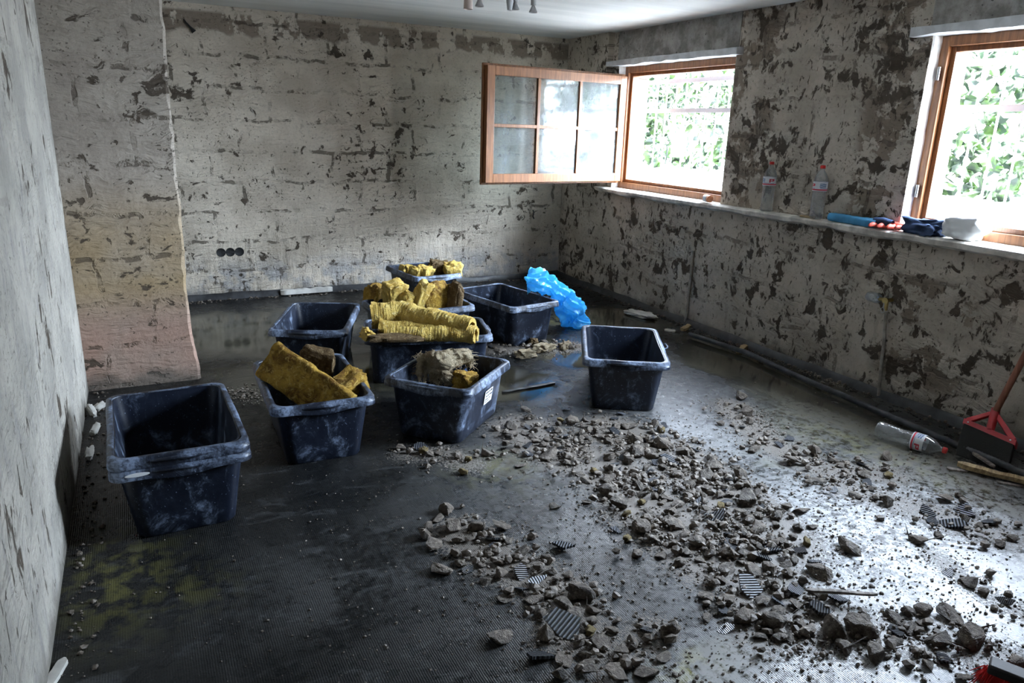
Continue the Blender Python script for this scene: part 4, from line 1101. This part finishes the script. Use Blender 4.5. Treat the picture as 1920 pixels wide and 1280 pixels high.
board('wood_splinter', onz(1278, 620), onz(1296, 610), .045, .020, M['raw_wood'], 'yellowish wood piece at the foot of the thin pipe', seed=18)
board('plaster_flake', onz(1246, 619), onz(1266, 622), .040, .012, M['white_bit'], 'small pale flake between the lone tub and the wall', 'plaster', seed=20)
board('wood_splinter', onz(1560 + 310, 905), onz(1918, 912), .02, .008, M['grey_wood'], 'thin grey splinter on the floor below the yellowish board', seed=22)
o = clump('paper_scrap', onz(1198, 588, .02), (.13, .06, .022), M['white_bit'], 97, (0, 0, -1.3), rough=.5, boxy=.7); tag(o, 'crumpled pale paper scrap in the puddle near the wall', 'paper')
for k, (px, py, sx, rz, lab) in enumerate(((178, 805, .035, 1.2, 'upper of the broken plaster flakes beside the left wall'), (172, 770, .048, 1.9, 'long white plaster flake standing between wall and nested tubs'),
                                           (186, 762, .030, .6, 'small white plaster flake at the foot of the pillar'), (168, 850, .035, 1.4, 'grey plaster flake lowest beside the left wall'))):
    o = clump('plaster_flake', onz(px, py, .02), (sx, .016, .014), M['white_bit'], 101 + k, (.3, -.3, rz), rough=.4, boxy=.5, sub=3); tag(o, lab, 'plaster', 'plaster flakes by the left wall')

# ------------------------------------------------------------------ rubble
def lump_mesh(seed, flat=.7):
    R = random.Random(seed); bm = bmesh.new()
    for k in range(R.randint(11, 16)):
        v = Vector((R.gauss(0, 1), R.gauss(0, 1), R.gauss(0, 1))).normalized() * R.uniform(.75, 1.0); v.z *= flat; v.x *= 1.15; bm.verts.new(v)
    r_ = bmesh.ops.convex_hull(bm, input=bm.verts[:]); bmesh.ops.delete(bm, geom=[g for g in r_['geom_interior'] if isinstance(g, bmesh.types.BMVert)], context='VERTS')
    bmesh.ops.bevel(bm, geom=bm.edges[:], offset=.07, segments=1, affect='EDGES')
    bmesh.ops.triangulate(bm, faces=bm.faces[:])
    bmesh.ops.subdivide_edges(bm, edges=bm.edges[:], cuts=1, use_grid_fill=True)
    for v in bm.verts: v.co *= 1 + .10 * fb(v.co, 3.2, seed, 3) + .04 * nz(v.co, 9, seed)
    bmesh.ops.triangulate(bm, faces=bm.faces[:])
    me = bpy.data.meshes.new('rubble_lump'); bm.to_mesh(me); bm.free(); me.materials.append(M['lump']); return me
def shard_mesh(seed):
    R = random.Random(seed); n = R.randint(4, 6); pts = []
    for k in range(n):
        a = 2 * math.pi * (k + R.uniform(-.25, .25)) / n; r_ = R.uniform(.7, 1.1); pts.append((r_ * math.cos(a), .8 * r_ * math.sin(a)))
    full = []
    for i in range(n):
        p, q = pts[i], pts[(i + 1) % n]
        for k in range(5): full.append((p[0] + (q[0] - p[0]) * k / 5 + R.uniform(-.03, .03), p[1] + (q[1] - p[1]) * k / 5 + R.uniform(-.03, .03)))
    bm = bmesh.new(); top = [bm.verts.new((x, y, .09)) for x, y in full]; bot = [bm.verts.new((x * .96, y * .96, -.09)) for x, y in full]
    bm.faces.new(top); bm.faces.new(bot[::-1]); m_ = len(full)
    for k in range(m_): bm.faces.new((bot[k], bot[(k + 1) % m_], top[(k + 1) % m_], top[k]))
    bmesh.ops.recalc_face_normals(bm, faces=bm.faces)
    me = bpy.data.meshes.new('tile_shard'); bm.to_mesh(me); bm.free(); me.materials.append(M['tile']); return me
LUMPS = [lump_mesh(i + 1, .40 + .07 * (i % 6)) for i in range(14)]
SHARDS = [shard_mesh(i + 50) for i in range(8)]
FOAMS = []
for i in range(4):
    FOAMS.append(clump_mesh((1, .8, .55), 120 + i, .8, .5, 3).mesh('wool_scrap', M['foam'], True, 70))
def drop(me, name, x, y, s, label, cat, group, z=0.0, tilt=.35, rz=None, R=random):
    o = bpy.data.objects.new(name, me); COL.objects.link(o)
    zmin = min(v.co.z for v in me.vertices)
    o.scale = (s * R.uniform(.9, 1.15), s * R.uniform(.8, 1.1), s * R.uniform(.85, 1.1))
    o.rotation_euler = (R.uniform(-tilt, tilt), R.uniform(-tilt, tilt), R.uniform(0, 6.28) if rz is None else rz)
    o.location = (x, y, z - zmin * s * .82); return tag(o, label, cat, group)
placed = []
def free(x, y, r_):
    for (a, b_, c) in placed:
        if (a - x) ** 2 + (b_ - y) ** 2 < ((c + r_) * .82) ** 2: return False
    return True
TUBS = [(-2.956, -1.989, 1.185), (-2.225, -1.86, .02), (-1.764, -.699, -1.455), (-3.876, -3.57, 1.598), (-3.251, -3.176, 1.54), (-2.565, -3.288, .733), (-1.435, -3.217, 1.027), (-2.395, -2.497, -.263), (-1.528, -1.832, -1.365)]
def in_tub(x, y, m=.0):
    for (a, b_, t) in TUBS:
        dx, dy = x - a, y - b_; u = dx * math.cos(t) + dy * math.sin(t); v = -dx * math.sin(t) + dy * math.cos(t)
        lh = .25 if abs(a + 2.565) < .01 or abs(a + 1.764) < .01 else .335
        if abs(u) < lh + m and abs(v) < .175 + m: return True
    return False
GL, GS = 'lumps of broken screed', 'ribbed tile shards'
HAND = [
    (956, 818, .050, 'L', 'big grey wedge of screed beside the puddle in front of the sticker tub'), (935, 1198, .048, 'L', 'lone beige lump in the foreground, set apart from the strips'),
    (1058, 1182, .062, 'T', 'large pale ribbed tile shard in the foreground strip'), (1020, 1198, .042, 'L', 'tan lump touching the large pale ribbed shard'),
    (1055, 1028, .050, 'T', 'dark ribbed tile shard at the top of the foreground strip'), (1008, 1094, .045, 'T', 'pale tile shard tilted on the foreground strip'),
    (1003, 1128, .046, 'L', 'smooth round lump just below the tilted pale shard'), (1040, 952, .030, 'L', 'pale flat fragment alone between the two strips'),
    (1536, 1147, .050, 'T', 'dark ribbed tile shard just below the thin stick'), (1452, 1172, .054, 'L', 'dark slate-like wedge in the lower rubble'),
    (1612, 1186, .064, 'L', 'largest dark lump in the lower rubble'), (1556, 1190, .055, 'L', 'rounded lump beside the largest dark lump'),
    (1784, 1156, .058, 'L', 'dark ragged lump lying on the bright wet floor'), (1756, 1204, .050, 'L', 'blocky lump in front of the ragged one on the wet floor'),
    (1488, 868, .050, 'L', 'big brown lump at the edge of the rubble, towards the floor bottle'), (1530, 905, .042, 'L', 'dark rounded lump in front of the big brown lump'),
    (1622, 893, .050, 'L', 'flat brown lump lying apart, below the floor bottle'), (1390, 748, .050, 'L', 'pale crumbly lump farthest out, behind the rubble'),
    (1403, 1108, .055, 'T', 'pale ribbed tile shard beside the end of the thin stick'), (838, 960, .040, 'L', 'flat pale fragment near the dark smears'),
    (1660, 858, .055, 'L', 'pale block close to the bottle on the floor'), (1720, 1015, .045, 'L', 'dark lump alone on the bright wet floor'), (1590, 1030, .055, 'L', 'long dark lump at the border of the bright wet patch'),
    (1396, 1165, .048, 'L', 'angular brown lump next to the slate-like wedge'), (985, 770, .030, 'L', 'small dark lump beside the flat bar'),
    (795, 850, .026, 'F', 'yellow insulation crumb in front of the sticker tub'), (868, 888, .022, 'F', 'yellow insulation crumb on the wet floor below the sticker tub')]
for i, (px, py, s, k, lab) in enumerate(HAND):
    p = onz(px, py); placed.append((p.x, p.y, s))
    R = random.Random(700 + i)
    if k == 'L': drop(LUMPS[i % 14], 'screed_lump', p.x, p.y, s, lab, 'rubble', GL, R=R)
    elif k == 'T':
        me_t = SHARDS[i % 8]
        if 'pale' in lab:
            me_t = me_t.copy(); me_t.materials[0] = M['tile_pale']
        drop(me_t, 'tile_shard', p.x, p.y, s, lab, 'tile', GS, z=.012, tilt=.4, R=R)
    else: drop(FOAMS[i % 4], 'wool_crumb', p.x, p.y, s, lab, 'insulation', 'crumbs of mineral wool', R=R)
PHR = ['in the middle strip of rubble', 'in the strip running forward from the lone tub', 'around the thin stick', 'in the foreground strip', 'at the bottom edge of the floor',
       'in the loose strip towards the pipe', 'on the glistening floor below the bottle', 'in the row of big lumps low down', 'near the hand brush', 'in front of the sticker tub', 'between the bag tub and the lone tub']
QUOTA = [78, 82, 42, 42, 14, 24, 18, 15, 5, 6, 12]
R = random.Random(77)
for bi, (pth, hw, wt) in enumerate(BW):
    lens = [math.dist(a, b_) for a, b_ in zip(pth[:-1], pth[1:])]; tot = sum(lens); cnt = tries = 0
    while cnt < QUOTA[bi] and tries < 4000:
        tries += 1
        t = R.random() * tot; j = 0
        while t > lens[j] and j < len(lens) - 1: t -= lens[j]; j += 1
        f = t / lens[j]; x = pth[j][0] + (pth[j + 1][0] - pth[j][0]) * f + R.gauss(0, hw * .55); y = pth[j][1] + (pth[j + 1][1] - pth[j][1]) * f + R.gauss(0, hw * .55)
        if x > -.05 or in_tub(x, y, .02): continue
        s = min(.056, .0245 * math.exp(abs(R.gauss(0, .45))))
        if bi in (4, 7): s *= 1.08
        if bi in (9, 10, 5): s *= .85
        if not free(x, y, s): continue
        placed.append((x, y, s)); cnt += 1; k = R.random()
        if k < .74: drop(R.choice(LUMPS), 'screed_lump', x, y, s, 'grey brown screed lump ' + PHR[bi], 'rubble', GL + ' ' + PHR[bi], R=R)
        elif k < .965: drop(R.choice(SHARDS), 'tile_shard', x, y, s * 1.15, 'dark ribbed tile shard ' + PHR[bi], 'tile', GS + ' ' + PHR[bi], z=.004, tilt=.45, R=R)
        else: drop(R.choice(FOAMS), 'wool_crumb', x, y, min(s * .7, .020), 'ochre insulation crumb ' + PHR[bi], 'insulation', 'crumbs of mineral wool ' + PHR[bi], R=R)
for k, (px, py, sx, lab) in enumerate(((985, 664, .075, 'beige fibrous clump closest to the sticker tub in the soggy pile'), (1022, 652, .085, 'largest beige fibrous clump in the soggy pile between the tubs'), (1060, 648, .055, 'beige fibrous clump closest to the lone tub in the soggy pile'), (1000, 642, .05, 'dark soaked clump at the back of the soggy pile'))):
    p = onz(px, py, .018); o = clump('insulation_clump', p, (sx, sx * .6, .028), M['wool_b' if k == 3 else 'wool_c'], 140 + k, (0, 0, .4 * k), rough=.55, boxy=.8, fine=.16); tag(o, lab, 'insulation', 'beige clumps in the soggy pile')
# the uncountable grit: thousands of crumbs in one object
ico = bmesh.new(); bmesh.ops.create_icosphere(ico, subdivisions=1, radius=1); BV = np.array([v.co[:] for v in ico.verts]); BF = np.array([[v.index for v in f.verts] for f in ico.faces]); ico.free()
cub = np.array([[-1, -1, -1], [1, -1, -1], [1, 1, -1], [-1, 1, -1], [-1, -1, 1], [1, -1, 1], [1, 1, 1], [-1, 1, 1]], float)
cf = np.array([[0, 2, 1], [0, 3, 2], [4, 5, 6], [4, 6, 7], [0, 1, 5], [0, 5, 4], [1, 2, 6], [1, 6, 5], [2, 3, 7], [2, 7, 6], [3, 0, 4], [3, 4, 7]])
V, Fc = [], []; off = 0
def crumbs(n_, gen, smin, smax, hi=False, lift=0.0, gap=0.0):
    global off
    base, faces = (BV, BF) if hi else (cub * .62, cf)
    for _ in range(n_):
        x, y = gen()
        if x > -.02 or x < XL + .02 or y > -.02 or in_tub(x, y): continue
        if gap and fb((x, y, 0), 5.5, 3.0, 3) + .25 * rng.normal() < gap - .45: continue
        s = smin * (smax / smin) ** (rng.random() ** 2.2)
        a = rng.normal(size=(3, 3)); q, _r = np.linalg.qr(a)
        v = (base * (1 + rng.uniform(-.38, .30, base.shape))) @ (q * s * np.array([1.1, .9, .75])) + np.array([x, y, s * .45 + lift * rng.random()])
        V.append(v); Fc.append(faces + off); off += len(base)
def gband(i, sp):
    pth, hw, wt = BW[i]; L_ = np.array([math.dist(a, b_) for a, b_ in zip(pth[:-1], pth[1:])]); cs = np.cumsum(L_)
    def g():
        t = rng.random() * cs[-1]; j = int(np.searchsorted(cs, t)); f = (t - (cs[j] - L_[j])) / L_[j]
        return (pth[j][0] + (pth[j + 1][0] - pth[j][0]) * f + rng.normal() * hw * sp, pth[j][1] + (pth[j + 1][1] - pth[j][1]) * f + rng.normal() * hw * sp)
    return g
for i, (pth, hw, wt) in enumerate(BW):
    Ln = sum(math.dist(a, b_) for a, b_ in zip(pth[:-1], pth[1:])); area = Ln * hw * 2
    crumbs(int(area * 2300 * wt), gband(i, .66), .005, .022, True, .012, gap=.40)
    crumbs(int(area * 4200 * wt), gband(i, .95), .002, .007, gap=.30)
def gspot(px, py, rx, ry):
    c = onz(px, py)
    return lambda: (c.x + rng.normal() * rx, c.y + rng.normal() * ry)
crumbs(2200, gspot(1620, 1010, .50, .45), .0015, .006); crumbs(900, gspot(1560, 1220, .6, .2), .002, .010, True); crumbs(1500, gspot(1250, 930, .75, .6), .0015, .006)
crumbs(900, gspot(1000, 1080, .6, .4), .0015, .006); crumbs(700, gspot(1180, 780, .35, .35), .0015, .006); crumbs(260, gspot(460, 740, .07, .08), .003, .010, True)
crumbs(500, gspot(600, 960, .5, .5), .001, .004); crumbs(700, lambda: (rng.uniform(XL, 0), rng.uniform(-6.0, -.05)), .0012, .005)
crumbs(450, lambda: (-abs(rng.normal()) * .05 - .02, rng.uniform(-5.2, -.1)), .003, .016, True); crumbs(420, lambda: (rng.uniform(-3.7, -.1), -abs(rng.normal()) * .06 - .02), .003, .014, True)
crumbs(260, lambda: (XL + .03 + abs(rng.normal()) * .05, rng.uniform(-4.9, -2.15)), .002, .012, True)
V = np.concatenate(V); Fc = np.concatenate(Fc)
me = bpy.data.meshes.new('rubble_crumbs'); me.vertices.add(len(V)); me.vertices.foreach_set('co', V.ravel().astype(np.float32))
me.loops.add(len(Fc) * 3); me.loops.foreach_set('vertex_index', Fc.ravel().astype(np.int32)); me.polygons.add(len(Fc))
me.polygons.foreach_set('loop_start', (np.arange(len(Fc)) * 3).astype(np.int32)); me.polygons.foreach_set('loop_total', np.full(len(Fc), 3, np.int32))
me.polygons.foreach_set('use_smooth', np.zeros(len(Fc), bool))
me.update(calc_edges=True); me.validate(); me.materials.append(M['crumb'])
o = bpy.data.objects.new('rubble_crumbs', me); COL.objects.link(o); tag(o, 'fine grey grit and crumbs scattered over the wet floor', 'rubble', kind='stuff')
